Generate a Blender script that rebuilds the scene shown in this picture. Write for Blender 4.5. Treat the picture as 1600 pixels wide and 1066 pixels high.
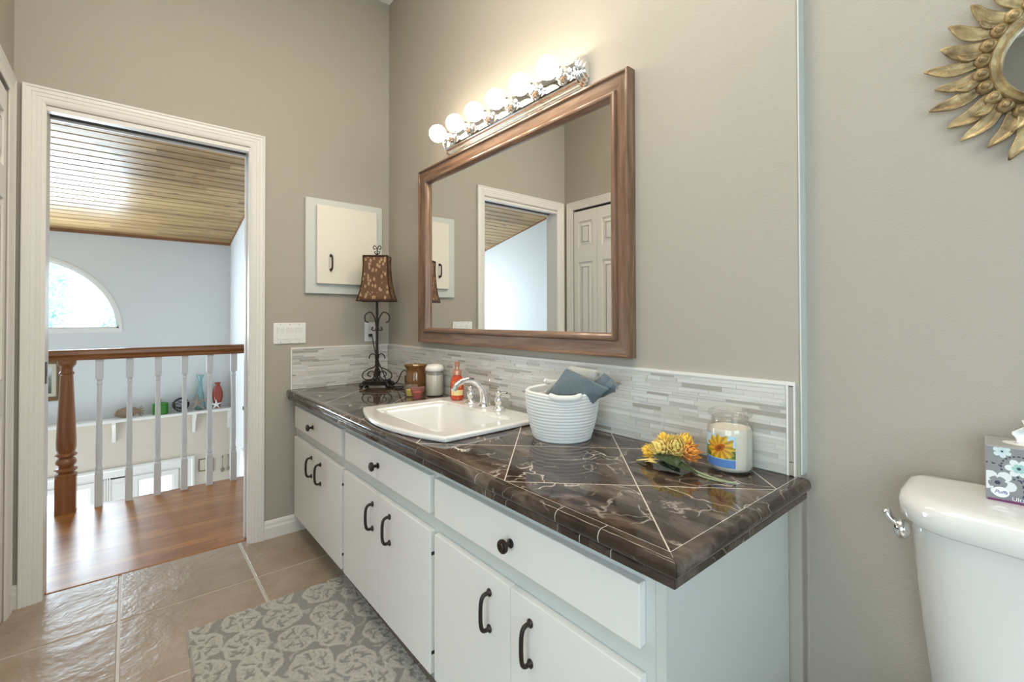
import bpy, bmesh, math, random
from mathutils import Vector, Matrix, noise
PI = math.pi
random.seed(7)
for _o in list(bpy.data.objects): bpy.data.objects.remove(_o)
sc = bpy.context.scene
C = bpy.context.scene.collection
# ---------------------------------------------------------------- camera
cam = bpy.data.cameras.new('camera'); camo = bpy.data.objects.new('camera', cam); C.objects.link(camo)
cam.sensor_width = 36.0; cam.lens = 721.2364 / 1600 * 36; cam.clip_start = 0.02; cam.clip_end = 200
cam.shift_x = 0.0; cam.shift_y = -(533 - 489.834) / 1600
yaw, pit, rol = math.radians(39.7371), math.radians(0.624), math.radians(-0.1164)
fw = Vector((-math.cos(yaw), math.sin(yaw), 0)); rt = Vector((math.sin(yaw), math.cos(yaw), 0)); up = Vector((0, 0, 1))
f2 = fw * math.cos(pit) + up * math.sin(pit); u2 = up * math.cos(pit) - fw * math.sin(pit)
r3 = rt * math.cos(rol) + u2 * math.sin(rol); u3 = u2 * math.cos(rol) - rt * math.sin(rol)
m = Matrix((r3, u3, -f2)).transposed().to_4x4(); m.translation = Vector((2.6989, -1.2465, 1.1533))
camo.matrix_world = m
sc.camera = camo
# ---------------------------------------------------------------- world
w = bpy.data.worlds.new('World'); sc.world = w; w.use_nodes = True
bg = w.node_tree.nodes['Background']; bg.inputs[0].default_value = (0.80, 0.92, 1.0, 1); bg.inputs[1].default_value = 4.0
sc.view_settings.view_transform = 'Standard'; sc.view_settings.look = 'None'
sc.view_settings.gamma = 1; sc.view_settings.exposure = 0.07; sc.view_settings.use_curve_mapping = False
# ---------------------------------------------------------------- daylight through the windows, plus added fill lights
def area(name, loc, target, sx, sy, power, col):
    l = bpy.data.lights.new(name, 'AREA'); l.shape = 'RECTANGLE'; l.size = sx; l.size_y = sy; l.energy = power; l.color = col
    o = bpy.data.objects.new(name, l); C.objects.link(o); o.location = loc
    o.rotation_euler = (Vector(target) - Vector(loc)).to_track_quat('-Z', 'Y').to_euler()
    return o
area('rear_fill', (3.1, -3.62, 1.15), (1.8, 0, .55), 2.0, 1.5, 8.2, (1.0, 0.98, 0.95))  # added fill from behind the camera, at an unseen window
area('daylight_right_window', (4.62, -1.5, 1.6), (0, -1.2, 1.4), 1.4, 1.5, 13, (0.62, 0.84, 1.0))
area('ceiling_fill', (1.7, -1.0, 3.02), (1.6, -.9, 0), 1.6, .9, 33, (1.0, 0.88, 0.72))  # added warm fill under the ceiling; no lamp stands here
area('great_room_fill', (-2.7, -3.22, -0.75), (-2.9, 0, 0.9), 2.0, 2.0, 60, (0.86, 0.95, 1.0))  # added fill in front of a closed wall; no window there
area('daylight_lower_doors', (-4.0, -1.75, -1.3), (-1.5, -1.5, -0.4), 1.0, 1.3, 24, (0.92, 0.97, 1.0))
area('daylight_fan_window', (-4.04, -2.1, 1.38), (-1.0, -1.9, 1.4), 1.6, 0.68, 78, (0.70, 0.87, 1.0))

# ================================================================ materials
def mat(name, col=(.8, .8, .8), rough=.5, metal=0, spec=.5, bump=None, coat=0, alpha=None, emis=None, trans=0, ior=None, sheen=0, sss=0):
    m = bpy.data.materials.new(name); m.use_nodes = True
    nt = m.node_tree; b = nt.nodes['Principled BSDF']
    b.inputs['Base Color'].default_value = (*col, 1); b.inputs['Roughness'].default_value = rough
    b.inputs['Metallic'].default_value = metal; b.inputs['Specular IOR Level'].default_value = spec
    b.inputs['Coat Weight'].default_value = coat; b.inputs['Transmission Weight'].default_value = trans
    if coat: b.inputs['Coat Roughness'].default_value = 0.05
    if ior: b.inputs['IOR'].default_value = ior
    if sheen: b.inputs['Sheen Weight'].default_value = sheen
    if sss:
        b.inputs['Subsurface Weight'].default_value = sss; b.inputs['Subsurface Radius'].default_value = (.02, .012, .008); b.inputs['Subsurface Scale'].default_value = 1
    if emis: b.inputs['Emission Color'].default_value = (*emis[0], 1); b.inputs['Emission Strength'].default_value = emis[1]
    if bump:
        sc_, st, det = bump
        tc = nt.nodes.new('ShaderNodeTexCoord'); n = nt.nodes.new('ShaderNodeTexNoise'); n.inputs['Scale'].default_value = sc_; n.inputs['Detail'].default_value = det
        bp = nt.nodes.new('ShaderNodeBump'); bp.inputs['Strength'].default_value = st; bp.inputs['Distance'].default_value = .01
        nt.links.new(tc.outputs['Object'], n.inputs['Vector']); nt.links.new(n.outputs['Fac'], bp.inputs['Height']); nt.links.new(bp.outputs[0], b.inputs['Normal'])
    return m
class NT:
    """small helper for node graphs"""
    def __init__(s, name, **k):
        s.m = mat(name, **k); s.nt = s.m.node_tree; s.b = s.nt.nodes['Principled BSDF']
    def n(s, t, **k):
        x = s.nt.nodes.new(t)
        for a, v in k.items(): setattr(x, a, v)
        return x
    def l(s, a, b): s.nt.links.new(a, b)
    def val(s, x, sock):
        if isinstance(x, (int, float)): sock.default_value = x
        elif isinstance(x, tuple): sock.default_value = x
        else: s.l(x, sock)
    def math(s, op, a, b=0.0, c=None):
        x = s.n('ShaderNodeMath', operation=op); s.val(a, x.inputs[0]); s.val(b, x.inputs[1])
        if c is not None: s.val(c, x.inputs[2])
        return x.outputs[0]
    def ramp(s, fac, stops):
        r = s.n('ShaderNodeValToRGB'); e = r.color_ramp.elements
        while len(e) < len(stops): e.new(.5)
        for q, (p, c) in zip(e, stops): q.position = p; q.color = (*c, 1)
        s.l(fac, r.inputs[0]); return r.outputs[0]
    def mix(s, f, a, b, blend='MIX'):
        x = s.n('ShaderNodeMix', data_type='RGBA', blend_type=blend)
        s.val(f, x.inputs[0]); s.val(a if not isinstance(a, tuple) else (*a, 1), x.inputs[6]); s.val(b if not isinstance(b, tuple) else (*b, 1), x.inputs[7])
        return x.outputs[2]
    def obj(s, scale=(1, 1, 1), rot=(0, 0, 0), loc=(0, 0, 0)):
        tc = s.n('ShaderNodeTexCoord'); mp = s.n('ShaderNodeMapping')
        mp.inputs['Scale'].default_value = scale; mp.inputs['Rotation'].default_value = rot; mp.inputs['Location'].default_value = loc
        s.l(tc.outputs['Object'], mp.inputs[0]); return mp.outputs[0]
    def noise(s, vec, scale, det=3, rough=.5, dist=0, col=False):
        x = s.n('ShaderNodeTexNoise'); x.inputs['Scale'].default_value = scale; x.inputs['Detail'].default_value = det
        x.inputs['Roughness'].default_value = rough; x.inputs['Distortion'].default_value = dist
        s.l(vec, x.inputs['Vector']); return x.outputs[1 if col else 0]
    def bump(s, h, st, dist=.01):
        x = s.n('ShaderNodeBump'); x.inputs['Strength'].default_value = st; x.inputs['Distance'].default_value = dist
        s.l(h, x.inputs['Height']); s.l(x.outputs[0], s.b.inputs['Normal'])
    def xyz(s, vec):
        x = s.n('ShaderNodeSeparateXYZ'); s.l(vec, x.inputs[0]); return x.outputs
    def comb(s, a, b, c):
        x = s.n('ShaderNodeCombineXYZ'); s.val(a, x.inputs[0]); s.val(b, x.inputs[1]); s.val(c, x.inputs[2]); return x.outputs[0]
    def white(s, vec):
        x = s.n('ShaderNodeTexWhiteNoise', noise_dimensions='3D'); s.l(vec, x.inputs[0]); return x.outputs
    def vmath(s, op, a, b):
        x = s.n('ShaderNodeVectorMath', operation=op); s.val(a, x.inputs[0]); s.val(b, x.inputs[1]); return x.outputs[0]
    def color(s, c): s.l(c, s.b.inputs['Base Color'])

M = {}
M['wall'] = mat('greige_wall_paint', (.42, .385, .33), .55, spec=.3, bump=(260, .12, 2))
M['ceil'] = mat('white_ceiling_paint', (.85, .85, .83), .8, spec=.2, bump=(90, .3, 3))
M['trim'] = mat('white_trim_paint', (.80, .775, .74), .35, bump=(14, .02, 2))
M['blue_white'] = mat('cool_white_wall_paint', (.69, .70, .70), .6, spec=.3, bump=(200, .08, 2))
M['cream'] = mat('cream_wall_paint', (.64, .57, .48), .6, spec=.3, bump=(200, .08, 2))
M['cab'] = mat('white_cabinet_laminate', (.80, .785, .76), .38, bump=(300, .02, 1))
M['frame_grey'] = mat('pale_grey_green_cabinet_paint', (.60, .625, .60), .4)
M['med_door'] = mat('cream_door_paint', (.80, .75, .66), .4)
M['plastic'] = mat('white_plastic', (.82, .82, .80), .3)
M['porcelain'] = mat('white_porcelain', (.76, .75, .735), .12, spec=.6, coat=.6)
M['chrome'] = mat('polished_chrome', (.86, .86, .86), .06, metal=1)
M['bronze'] = mat('oil_rubbed_bronze', (.045, .036, .032), .32, metal=.7, spec=.5, bump=(60, .05, 2))
M['iron'] = mat('dark_wrought_iron', (.03, .022, .018), .42, metal=.6, bump=(120, .2, 2))
M['black'] = mat('black_plastic', (.015, .015, .015), .4)
M['dark'] = mat('gap_shade_paint', (.03, .028, .025), .8)  # near-black colour that stands for the shade inside gaps
M['mirror'] = mat('mirror_glass', (.90, .91, .90), .0, metal=1)
M['grout'] = mat('light_grout', (.68, .66, .63), .7)
M['floor_grout'] = mat('beige_floor_grout', (.58, .54, .49), .45)
M['bulb'] = mat('lit_globe_bulb', (1, 1, 1), .3, emis=((1.0, .86, .64), 25))
M['copper'] = mat('rose_copper_plastic', (.62, .32, .22), .3, metal=.5)
M['wax_cream'] = mat('cream_wax', (.80, .73, .62), .45, sss=.1)
M['wax_yellow'] = mat('yellow_wax', (.85, .66, .12), .45)
M['wax_red'] = mat('red_wax', (.62, .07, .05), .4)
M['lid_white'] = mat('white_jar_lid', (.84, .81, .77), .3)
M['glass_soap'] = mat('orange_soap_bottle', (.55, .06, .015), .12, spec=.6, coat=.5)
M['soap_label'] = mat('orange_leaf_label', (.85, .30, .10), .4)
M['label_yellow'] = mat('pale_yellow_label', (.85, .68, .30), .4)
M['petal'] = mat('yellow_fabric_petal', (.88, .56, .06), .6, sheen=.2)
M['petal_light'] = mat('pale_yellow_fabric_petal', (.90, .68, .20), .6, sheen=.2)
M['petal_orange'] = mat('orange_fabric_petal', (.80, .30, .04), .6, sheen=.2)
M['leaf'] = mat('dark_green_fabric_leaf', (.03, .06, .025), .55, bump=(80, .3, 2))
M['stem'] = mat('pale_green_stem', (.30, .34, .20), .5)
M['cord'] = mat('black_cord', (.02, .018, .015), .45)
M['towel_white'] = mat('cream_terry_cloth', (.76, .72, .64), .9, sheen=.5, bump=(420, 1.0, 3))
M['towel_blue'] = mat('slate_blue_terry_cloth', (.075, .145, .19), .95, sheen=.6, bump=(420, 1.0, 3))
M['green_wax'] = mat('green_candle_wax', (.03, .20, .012), .35)
M['red_glaze'] = mat('red_brown_glazed_ceramic', (.30, .04, .018), .2, coat=.4)
M['wire'] = mat('black_wire', (.015, .015, .018), .4)
M['starfish'] = mat('dried_starfish', (.30, .25, .21), .9, bump=(150, .8, 3))
M['driftwood'] = mat('brown_driftwood', (.30, .21, .14), .8, bump=(60, .8, 4))
M['pewter'] = mat('tarnished_metal', (.30, .24, .18), .4, metal=.8)
M['gilt_frame'] = mat('aged_gilt_frame', (.22, .15, .08), .5, metal=.3, bump=(60, .8, 4))
M['mat_board'] = mat('cream_mat_board', (.60, .56, .44), .8)
M['tissue'] = mat('white_tissue_paper', (.88, .88, .88), .9)
M['white_text'] = mat('white_print', (.85, .85, .88), .5)
M['blue_text'] = mat('navy_print', (.06, .10, .30), .5)
M['purple'] = mat('plum_carton_base', (.16, .03, .12), .5)
M['trunk'] = mat('tree_bark', (.22, .17, .12), .9)
M['foliage'] = mat('pale_sunlit_foliage', (.50, .66, .62), .8)
M['slab'] = mat('pale_paving', (.6, .6, .58), .8)

def vcol(name, **k):
    g = NT(name, **k); a = g.n('ShaderNodeAttribute', attribute_name='Col'); g.color(a.outputs['Color']); return g
M['paint_card'] = vcol('printed_card', rough=.35).m
M['mosaic'] = vcol('glass_and_stone_mosaic', rough=.16, spec=.6, coat=.3).m
g = vcol('rug_pile', rough=1.0, spec=.1, sheen=.3); v = g.obj(); nn = g.noise(v, 260, 4, .7); n2 = g.noise(v, 70, 2)
g.bump(g.math('ADD', nn, n2), 1.0, .006); M['rug'] = g.m

# glass: clear pane without light-path tricks
def clear_glass(name, tint=(1, 1, 1), refl=.1, rough=0.0, base=None, op=0.0):
    m = bpy.data.materials.new(name); m.use_nodes = True; nt = m.node_tree; nt.nodes.clear()
    o = nt.nodes.new('ShaderNodeOutputMaterial'); t = nt.nodes.new('ShaderNodeBsdfTransparent'); t.inputs[0].default_value = (*tint, 1)
    gl = nt.nodes.new('ShaderNodeBsdfGlossy'); gl.inputs['Roughness'].default_value = rough
    fr = nt.nodes.new('ShaderNodeLayerWeight'); fr.inputs[0].default_value = .25
    ma = nt.nodes.new('ShaderNodeMath'); ma.operation = 'MULTIPLY_ADD'; ma.inputs[1].default_value = .38; ma.inputs[2].default_value = refl * .3
    nt.links.new(fr.outputs['Fresnel'], ma.inputs[0])
    mx = nt.nodes.new('ShaderNodeMixShader'); nt.links.new(ma.outputs[0], mx.inputs[0]); nt.links.new(t.outputs[0], mx.inputs[1]); nt.links.new(gl.outputs[0], mx.inputs[2])
    last = mx
    if base:
        d = nt.nodes.new('ShaderNodeBsdfDiffuse'); d.inputs[0].default_value = (*base, 1)
        m2 = nt.nodes.new('ShaderNodeMixShader'); m2.inputs[0].default_value = op; nt.links.new(mx.outputs[0], m2.inputs[1]); nt.links.new(d.outputs[0], m2.inputs[2]); last = m2
    nt.links.new(last.outputs[0], o.inputs[0]); return m
M['pane'] = clear_glass('window_pane', (.96, 1, 1))
M['jar_glass'] = clear_glass('clear_jar_glass', (.99, .99, .98), .12, base=(.85, .85, .82), op=.05)
M['amber_glass'] = clear_glass('mottled_amber_glass', (.80, .62, .40), .3, .10, base=(.40, .24, .10), op=.22)
M['pink_glass'] = clear_glass('pale_pink_glass', (.95, .75, .70), .25, base=(.8, .5, .45), op=.15)

M['aqua'] = clear_glass('aqua_tinted_glass', (.80, .93, .93), .25, base=(.40, .60, .60), op=.24)
# dark marble; tiles set on the diagonal
def marble(name, tiled):
    g = NT(name, rough=.065, spec=.42)
    tc = g.n('ShaderNodeTexCoord'); P = tc.outputs['Object']; X, Y, Z = g.xyz(P)
    if tiled:
        u = g.math('DIVIDE', g.math('SUBTRACT', g.math('ADD', X, Y), 1.718), .434)
        v = g.math('DIVIDE', g.math('SUBTRACT', g.math('SUBTRACT', X, Y), 2.41), .434)
        cell = g.comb(g.math('FLOOR', u), g.math('FLOOR', v), 0.0)
        wn = g.white(cell)[1]
        off = g.vmath('MULTIPLY', wn, (9.0, 7.0, 5.0)); Q = g.vmath('ADD', P, off)
    else:
        cell = g.comb(g.math('FLOOR', g.math('MULTIPLY', X, 3.3)), 0.0, 0.0)
        Q = g.vmath('ADD', P, g.vmath('MULTIPLY', g.white(cell)[1], (9.0, 7.0, 5.0)))
    mp = g.n('ShaderNodeMapping'); mp.inputs['Rotation'].default_value = (0, 0, .75); mp.inputs['Scale'].default_value = (1.0, 3.0, 2.2); g.l(Q, mp.inputs[0])
    st = g.noise(mp.outputs[0], 3.2, 7, .66, 1.2)
    base = g.ramp(st, [(.30, (.018, .012, .009)), (.46, (.050, .034, .026)), (.58, (.12, .088, .070)), (.74, (.23, .185, .155))])
    fine = g.noise(mp.outputs[0], 26, 5, .7, .6)
    base = g.mix(g.math('MULTIPLY', fine, .35), base, (.018, .013, .010))
    # veins: warped cell edges, broken up by a mask
    wrp = g.vmath('ADD', Q, g.vmath('MULTIPLY', g.vmath('SUBTRACT', g.noise(Q, 5, 4, .6, 0, True), (.5, .5, .5)), (.22, .22, .22)))
    def vein(scale, width, thr):
        vo = g.n('ShaderNodeTexVoronoi', feature='DISTANCE_TO_EDGE'); vo.inputs['Scale'].default_value = scale; g.l(wrp, vo.inputs['Vector'])
        wv = g.math('MULTIPLY', g.noise(Q, scale * 1.7, 3), width * 2)
        d = g.math('SUBTRACT', 1.0, g.math('MINIMUM', 1.0, g.math('DIVIDE', vo.outputs[0], wv)))
        mk = g.noise(Q, scale * .8, 2); mk = g.math('MINIMUM', 1.0, g.math('MAXIMUM', 0.0, g.math('MULTIPLY', g.math('SUBTRACT', mk, thr), 9.0)))
        return g.math('MULTIPLY', d, mk)
    v1 = vein(4.5, .014, .50); v2 = vein(13, .04, .53)
    blot = g.noise(wrp, 9, 5, .75, .8); bl = g.math('MINIMUM', 1.0, g.math('MAXIMUM', 0.0, g.math('MULTIPLY', g.math('SUBTRACT', blot, .64), 14.0)))
    vv = g.math('MINIMUM', 1.0, g.math('ADD', g.math('ADD', v1, g.math('MULTIPLY', v2, .55)), g.math('MULTIPLY', bl, .6)))
    col = g.mix(g.math('MULTIPLY', vv, .8), base, (.72, .64, .56))
    if tiled:
        def line(a):
            fr = g.math('FRACT', g.math('ADD', a, 100.5)); d = g.math('ABSOLUTE', g.math('SUBTRACT', fr, .5)); return g.math('LESS_THAN', d, .0046)
        gr = g.math('MAXIMUM', line(u), line(v))
        col = g.mix(gr, col, (.60, .54, .47))
        g.l(g.math('ADD', .06, g.math('MULTIPLY', gr, .5)), g.b.inputs['Roughness'])
    g.color(col); return g.m
M['marble'] = marble('dark_brown_marble_tile', True)
M['marble_edge'] = marble('dark_brown_marble_edge', False)

# floor tile: tan slate look, clefts lit by real bump
g = NT('tan_slate_floor_tile', rough=.28, spec=.55)
P = g.obj(); n1 = g.noise(P, 3.5, 5, .6, .5); n2_ = g.noise(P, 22, 4, .6)
col = g.ramp(n1, [(.25, (.29, .215, .16)), (.5, (.38, .295, .225)), (.75, (.47, .38, .305))])
g.color(g.mix(g.math('MULTIPLY', n2_, .35), col, (.25, .18, .13)))
Pm = g.obj((1, 1, 1), (0, 0, .5)); hh = g.math('ADD', g.noise(Pm, 7, 4, .55, .5), g.math('MULTIPLY', g.noise(Pm, 26, 3, .6, .3), .30))
g.bump(hh, .38, .02); g.l(g.math('ADD', .22, g.math('MULTIPLY', n2_, .22)), g.b.inputs['Roughness']); M['floor_tile'] = g.m

# wood: streaked along one axis, strips of given width across another
def wood(name, axis, cols, rough=.3, strip=None, stripaxis=0, coat=0, sc_=1.0, knots=False, gap=True, bump=.15):
    g = NT(name, rough=rough, coat=coat); tc = g.n('ShaderNodeTexCoord'); P = tc.outputs['Object']; X = g.xyz(P)
    if strip:
        idx = g.math('FLOOR', g.math('DIVIDE', X[stripaxis], strip))
        seg = g.math('FLOOR', g.math('ADD', g.math('DIVIDE', X[axis], .9), g.math('MULTIPLY', g.white(g.comb(idx, 3.0, 1.0))[0], 7.0)))
        rnd = g.white(g.comb(idx, seg, 0.0)); Q = g.vmath('ADD', P, g.vmath('MULTIPLY', rnd[1], (5.0, 5.0, 5.0)))
    else: Q = P; rnd = None
    s = [14 * sc_] * 3; s[axis] = 1.1 * sc_
    mp = g.n('ShaderNodeMapping'); mp.inputs['Scale'].default_value = s; g.l(Q, mp.inputs[0])
    n = g.noise(mp.outputs[0], 2.2, 6, .62, 1.0)
    if rnd is not None: n = g.math('ADD', g.math('MULTIPLY', n, .75), g.math('MULTIPLY', rnd[0], .25))
    col = g.ramp(n, [(.28, cols[0]), (.5, cols[1]), (.72, cols[2])])
    if knots:
        vo = g.n('ShaderNodeTexVoronoi'); ks = [7.0] * 3; ks[axis] = 2.6
        mk = g.n('ShaderNodeMapping'); mk.inputs['Scale'].default_value = ks; g.l(Q, mk.inputs[0]); g.l(mk.outputs[0], vo.inputs['Vector']); vo.inputs['Scale'].default_value = 1.0
        kk = g.math('LESS_THAN', vo.outputs[0], .085); col = g.mix(g.math('MULTIPLY', kk, .8), col, (.04, .022, .01))
    if strip and gap:
        fr = g.math('FRACT', g.math('ADD', g.math('DIVIDE', X[stripaxis], strip), 100.0)); ln = g.math('LESS_THAN', fr, .02)
        col = g.mix(g.math('MULTIPLY', ln, .6), col, (.05, .025, .01))
    g.color(col); g.bump(n, bump, .004); return g.m
M['oak'] = wood('golden_oak_floor', 1, [(.24, .085, .016), (.38, .15, .032), (.48, .215, .058)], .31, .057, 0, 0, bump=.1)
M['oak_rail'] = wood('stained_oak', 1, [(.15, .055, .018), (.25, .10, .035), (.33, .14, .055)], .28)
M['oak_post'] = wood('stained_oak_post', 2, [(.16, .055, .018), (.26, .10, .035), (.34, .14, .055)], .28)
M['plank'] = wood('knotty_pine_ceiling', 1, [(.17, .090, .034), (.33, .20, .080), (.46, .30, .135)], .33, .1026, 0, 0, knots=True, gap=False)
M['frame_h'] = wood('walnut_bronze_frame_wood', 0, [(.095, .050, .029), (.19, .105, .065), (.29, .18, .115)], .30, coat=.25, sc_=1.4)
M['frame_v'] = wood('walnut_bronze_frame_wood_upright', 2, [(.095, .050, .029), (.19, .105, .065), (.29, .18, .115)], .30, coat=.25, sc_=1.4)
# antique gold resin
g = NT('antique_gold_resin', rough=.42, metal=.45); P = g.obj(); n = g.noise(P, 26, 4, .6)
g.color(g.ramp(n, [(.3, (.13, .085, .04)), (.5, (.32, .225, .11)), (.72, (.56, .43, .22))])); g.bump(g.noise(P, 120, 3), .4, .004); M['gold'] = g.m
# brown lamp shade with a leaf print
g = NT('brown_leaf_print_shade', rough=.75); P = g.obj((58, 58, 34), (.5, .6, .4)); vo = g.n('ShaderNodeTexVoronoi'); g.l(P, vo.inputs['Vector']); vo.inputs['Scale'].default_value = 1.0
wnz = g.noise(g.obj(), 90, 2); k = g.math('LESS_THAN', g.math('ADD', vo.outputs[0], g.math('MULTIPLY', wnz, .25)), .50)
g.color(g.mix(k, (.13, .060, .028), (.36, .23, .13))); M['shade'] = g.m
M['shade_trim'] = mat('dark_brown_beaded_braid', (.05, .022, .012), .5, bump=(300, 1, 2))
# cotton rope of the basket
g = NT('white_cotton_rope', rough=.9, sheen=.3); X = g.xyz(g.obj()); g.b.inputs['Base Color'].default_value = (.80, .79, .77, 1)
at = g.math('ARCTAN2', X[1], X[0]); wv = g.math('SINE', g.math('ADD', g.math('MULTIPLY', at, 150.0), g.math('MULTIPLY', X[2], 900.0))); g.bump(wv, .35, .002); M['rope'] = g.m

# ================================================================ mesh helpers
def setp(o, label=None, cat=None, group=None, kind=None):
    if label: o['label'] = label
    if cat: o['category'] = cat
    if group: o['group'] = group
    if kind: o['kind'] = kind
    return o
def obj(name, bm, m, parent=None, loc=None, smooth=False, bevel=0, sub=0, label=None, seg=2):
    me = bpy.data.meshes.new(name); bmesh.ops.recalc_face_normals(bm, faces=bm.faces); bm.to_mesh(me); bm.free()
    o = bpy.data.objects.new(name, me); C.objects.link(o)
    for mm in (m if isinstance(m, list) else [m]): me.materials.append(M[mm] if isinstance(mm, str) else mm)
    if parent: o.parent = parent
    if loc: o.location = loc
    if smooth:
        me.polygons.foreach_set('use_smooth', [True] * len(me.polygons))
        try: me.set_sharp_from_angle(angle=math.radians(smooth if smooth is not True else 40))
        except Exception: pass
    if bevel:
        b = o.modifiers.new('bevel', 'BEVEL'); b.width = bevel; b.segments = seg; b.limit_method = 'ANGLE'; b.angle_limit = math.radians(40)
    if sub:
        s = o.modifiers.new('subsurf', 'SUBSURF'); s.levels = sub; s.render_levels = sub
    if label: o['label'] = label
    return o
def thing(name, label, cat, loc=(0, 0, 0), rz=0, group=None, kind=None):
    o = bpy.data.objects.new(name, None); C.objects.link(o); o.location = loc; o.rotation_euler = (0, 0, rz); o.empty_display_size = .05
    return setp(o, label, cat, group, kind)
def struct(name, bm, m, parent=None, **k):
    o = obj(name, bm, m, parent, **k)
    if not parent: o['kind'] = 'structure'
    return o
def box(bm, x0, x1, y0, y1, z0, z1, col=None):
    v = [bm.verts.new((x, y, z)) for x in (x0, x1) for y in (y0, y1) for z in (z0, z1)]
    fs = []
    for q in ((0, 1, 3, 2), (4, 6, 7, 5), (0, 4, 5, 1), (2, 3, 7, 6), (0, 2, 6, 4), (1, 5, 7, 3)): fs.append(bm.faces.new([v[i] for i in q]))
    if col:
        L = bm.loops.layers.float_color.get('Col') or bm.loops.layers.float_color.new('Col')
        for f in fs:
            for l in f.loops: l[L] = (*col, 1)
    return v
def B(*a):
    bm = bmesh.new()
    for t in a: box(bm, *t)
    return bm
def lathe(bm, prof, seg=32, c=(0, 0, 0), wob=None):
    rings = []
    for r, z in prof:
        if r < 1e-5: rings.append([bm.verts.new((c[0], c[1], c[2] + z))])
        else: rings.append([bm.verts.new((c[0] + r * math.cos(2 * PI * i / seg) * (wob(i / seg, z) if wob else 1), c[1] + r * math.sin(2 * PI * i / seg) * (wob(i / seg, z) if wob else 1), c[2] + z)) for i in range(seg)])
    for a, b in zip(rings, rings[1:]):
        for i in range(seg):
            j = (i + 1) % seg
            if len(a) == 1 and len(b) == 1: continue
            if len(a) == 1: bm.faces.new((a[0], b[i], b[j]))
            elif len(b) == 1: bm.faces.new((a[i], a[j], b[0]))
            else: bm.faces.new((a[i], a[j], b[j], b[i]))
    return bm
def L(prof, seg=32, c=(0, 0, 0), wob=None): return lathe(bmesh.new(), prof, seg, c, wob)
def tube(bm, pts, r, seg=8, closed=False, flat=1.0):
    pts = [Vector(p) for p in pts]; n = len(pts); rings = []
    R = r if isinstance(r, (list, tuple)) else [r] * n
    prev = None
    for i, p in enumerate(pts):
        if closed: t = (pts[(i + 1) % n] - pts[i - 1])
        else: t = (pts[min(i + 1, n - 1)] - pts[max(i - 1, 0)])
        if t.length < 1e-9: t = Vector((0, 0, 1))
        t.normalize()
        if prev is None:
            a = Vector((0, 0, 1)) if abs(t.z) < .9 else Vector((1, 0, 0)); nrm = t.cross(a).normalized()
        else: nrm = (prev - t * prev.dot(t)); nrm = nrm.normalized() if nrm.length > 1e-6 else prev
        prev = nrm; b = t.cross(nrm)
        rings.append([bm.verts.new(p + (nrm * math.cos(2 * PI * k / seg) + b * math.sin(2 * PI * k / seg) * flat) * R[i]) for k in range(seg)])
    m_ = n if closed else n - 1
    for i in range(m_):
        a, b = rings[i], rings[(i + 1) % n]
        for k in range(seg):
            j = (k + 1) % seg; bm.faces.new((a[k], a[j], b[j], b[k]))
    if not closed: bm.faces.new(rings[0][::-1]); bm.faces.new(rings[-1])
    return bm
def T(pts, r, seg=8, closed=False, flat=1.0): return tube(bmesh.new(), pts, r, seg, closed, flat)
def sm(pts, n=8, closed=False):
    """Catmull-Rom through pts"""
    P = [Vector(p) for p in pts]; out = []; N = len(P)
    rng = range(N) if closed else range(N - 1)
    for i in rng:
        p0 = P[(i - 1) % N] if closed or i > 0 else P[0] * 2 - P[1]; p1 = P[i]; p2 = P[(i + 1) % N]
        p3 = P[(i + 2) % N] if closed or i + 2 < N else P[-1] * 2 - P[-2]
        for k in range(n):
            t = k / n; out.append(.5 * ((2 * p1) + (-p0 + p2) * t + (2 * p0 - 5 * p1 + 4 * p2 - p3) * t * t + (-p0 + 3 * p1 - 3 * p2 + p3) * t ** 3))
    if not closed: out.append(P[-1])
    return out
def prism(bm, poly, h0, h1, f=lambda u, v, h: (u, v, h)):
    a = [bm.verts.new(f(u, v, h0)) for u, v in poly]; b = [bm.verts.new(f(u, v, h1)) for u, v in poly]; n = len(poly)
    bm.faces.new(a); bm.faces.new(b[::-1])
    for i in range(n): bm.faces.new((a[i], b[i], b[(i + 1) % n], a[(i + 1) % n]))
    return bm
def sphere(bm, c, r, seg=16, sx=1, sy=1, sz=1):
    rings = [(r * math.sin(PI * i / (seg // 2)), -r * math.cos(PI * i / (seg // 2))) for i in range(seg // 2 + 1)]
    s0 = len(bm.verts); lathe(bm, rings, seg); bm.verts.ensure_lookup_table()
    for v in bm.verts[s0:]: v.co = Vector((v.co.x * sx, v.co.y * sy, v.co.z * sz)) + Vector(c)
    return bm
def mitre_frame(bm, u0, u1, v0, v1, prof, f, closed=True, mats=False):
    """profile [(inset,height)] swept round a rectangle; open = no bottom leg"""
    if closed:
        cs = [lambda i: (u0 + i, v0 + i), lambda i: (u1 - i, v0 + i), lambda i: (u1 - i, v1 - i), lambda i: (u0 + i, v1 - i)]
    else: cs = [lambda i: (u0 + i, v0), lambda i: (u0 + i, v1 - i), lambda i: (u1 - i, v1 - i), lambda i: (u1 - i, v0)]
    R = [[bm.verts.new(f(*c(i), h)) for i, h in prof] for c in cs]
    n = len(prof); pr = list(zip(range(4), [1, 2, 3, 0])) if closed else [(0, 1), (1, 2), (2, 3)]
    for a, b in pr:
        for k in range(n):
            j = (k + 1) % n; fc = bm.faces.new((R[a][k], R[a][j], R[b][j], R[b][k]))
            if mats: fc.material_index = 1 if a in (1, 3) else 0
    if not closed: bm.faces.new(R[0]); bm.faces.new(R[3][::-1])
    return bm
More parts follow.
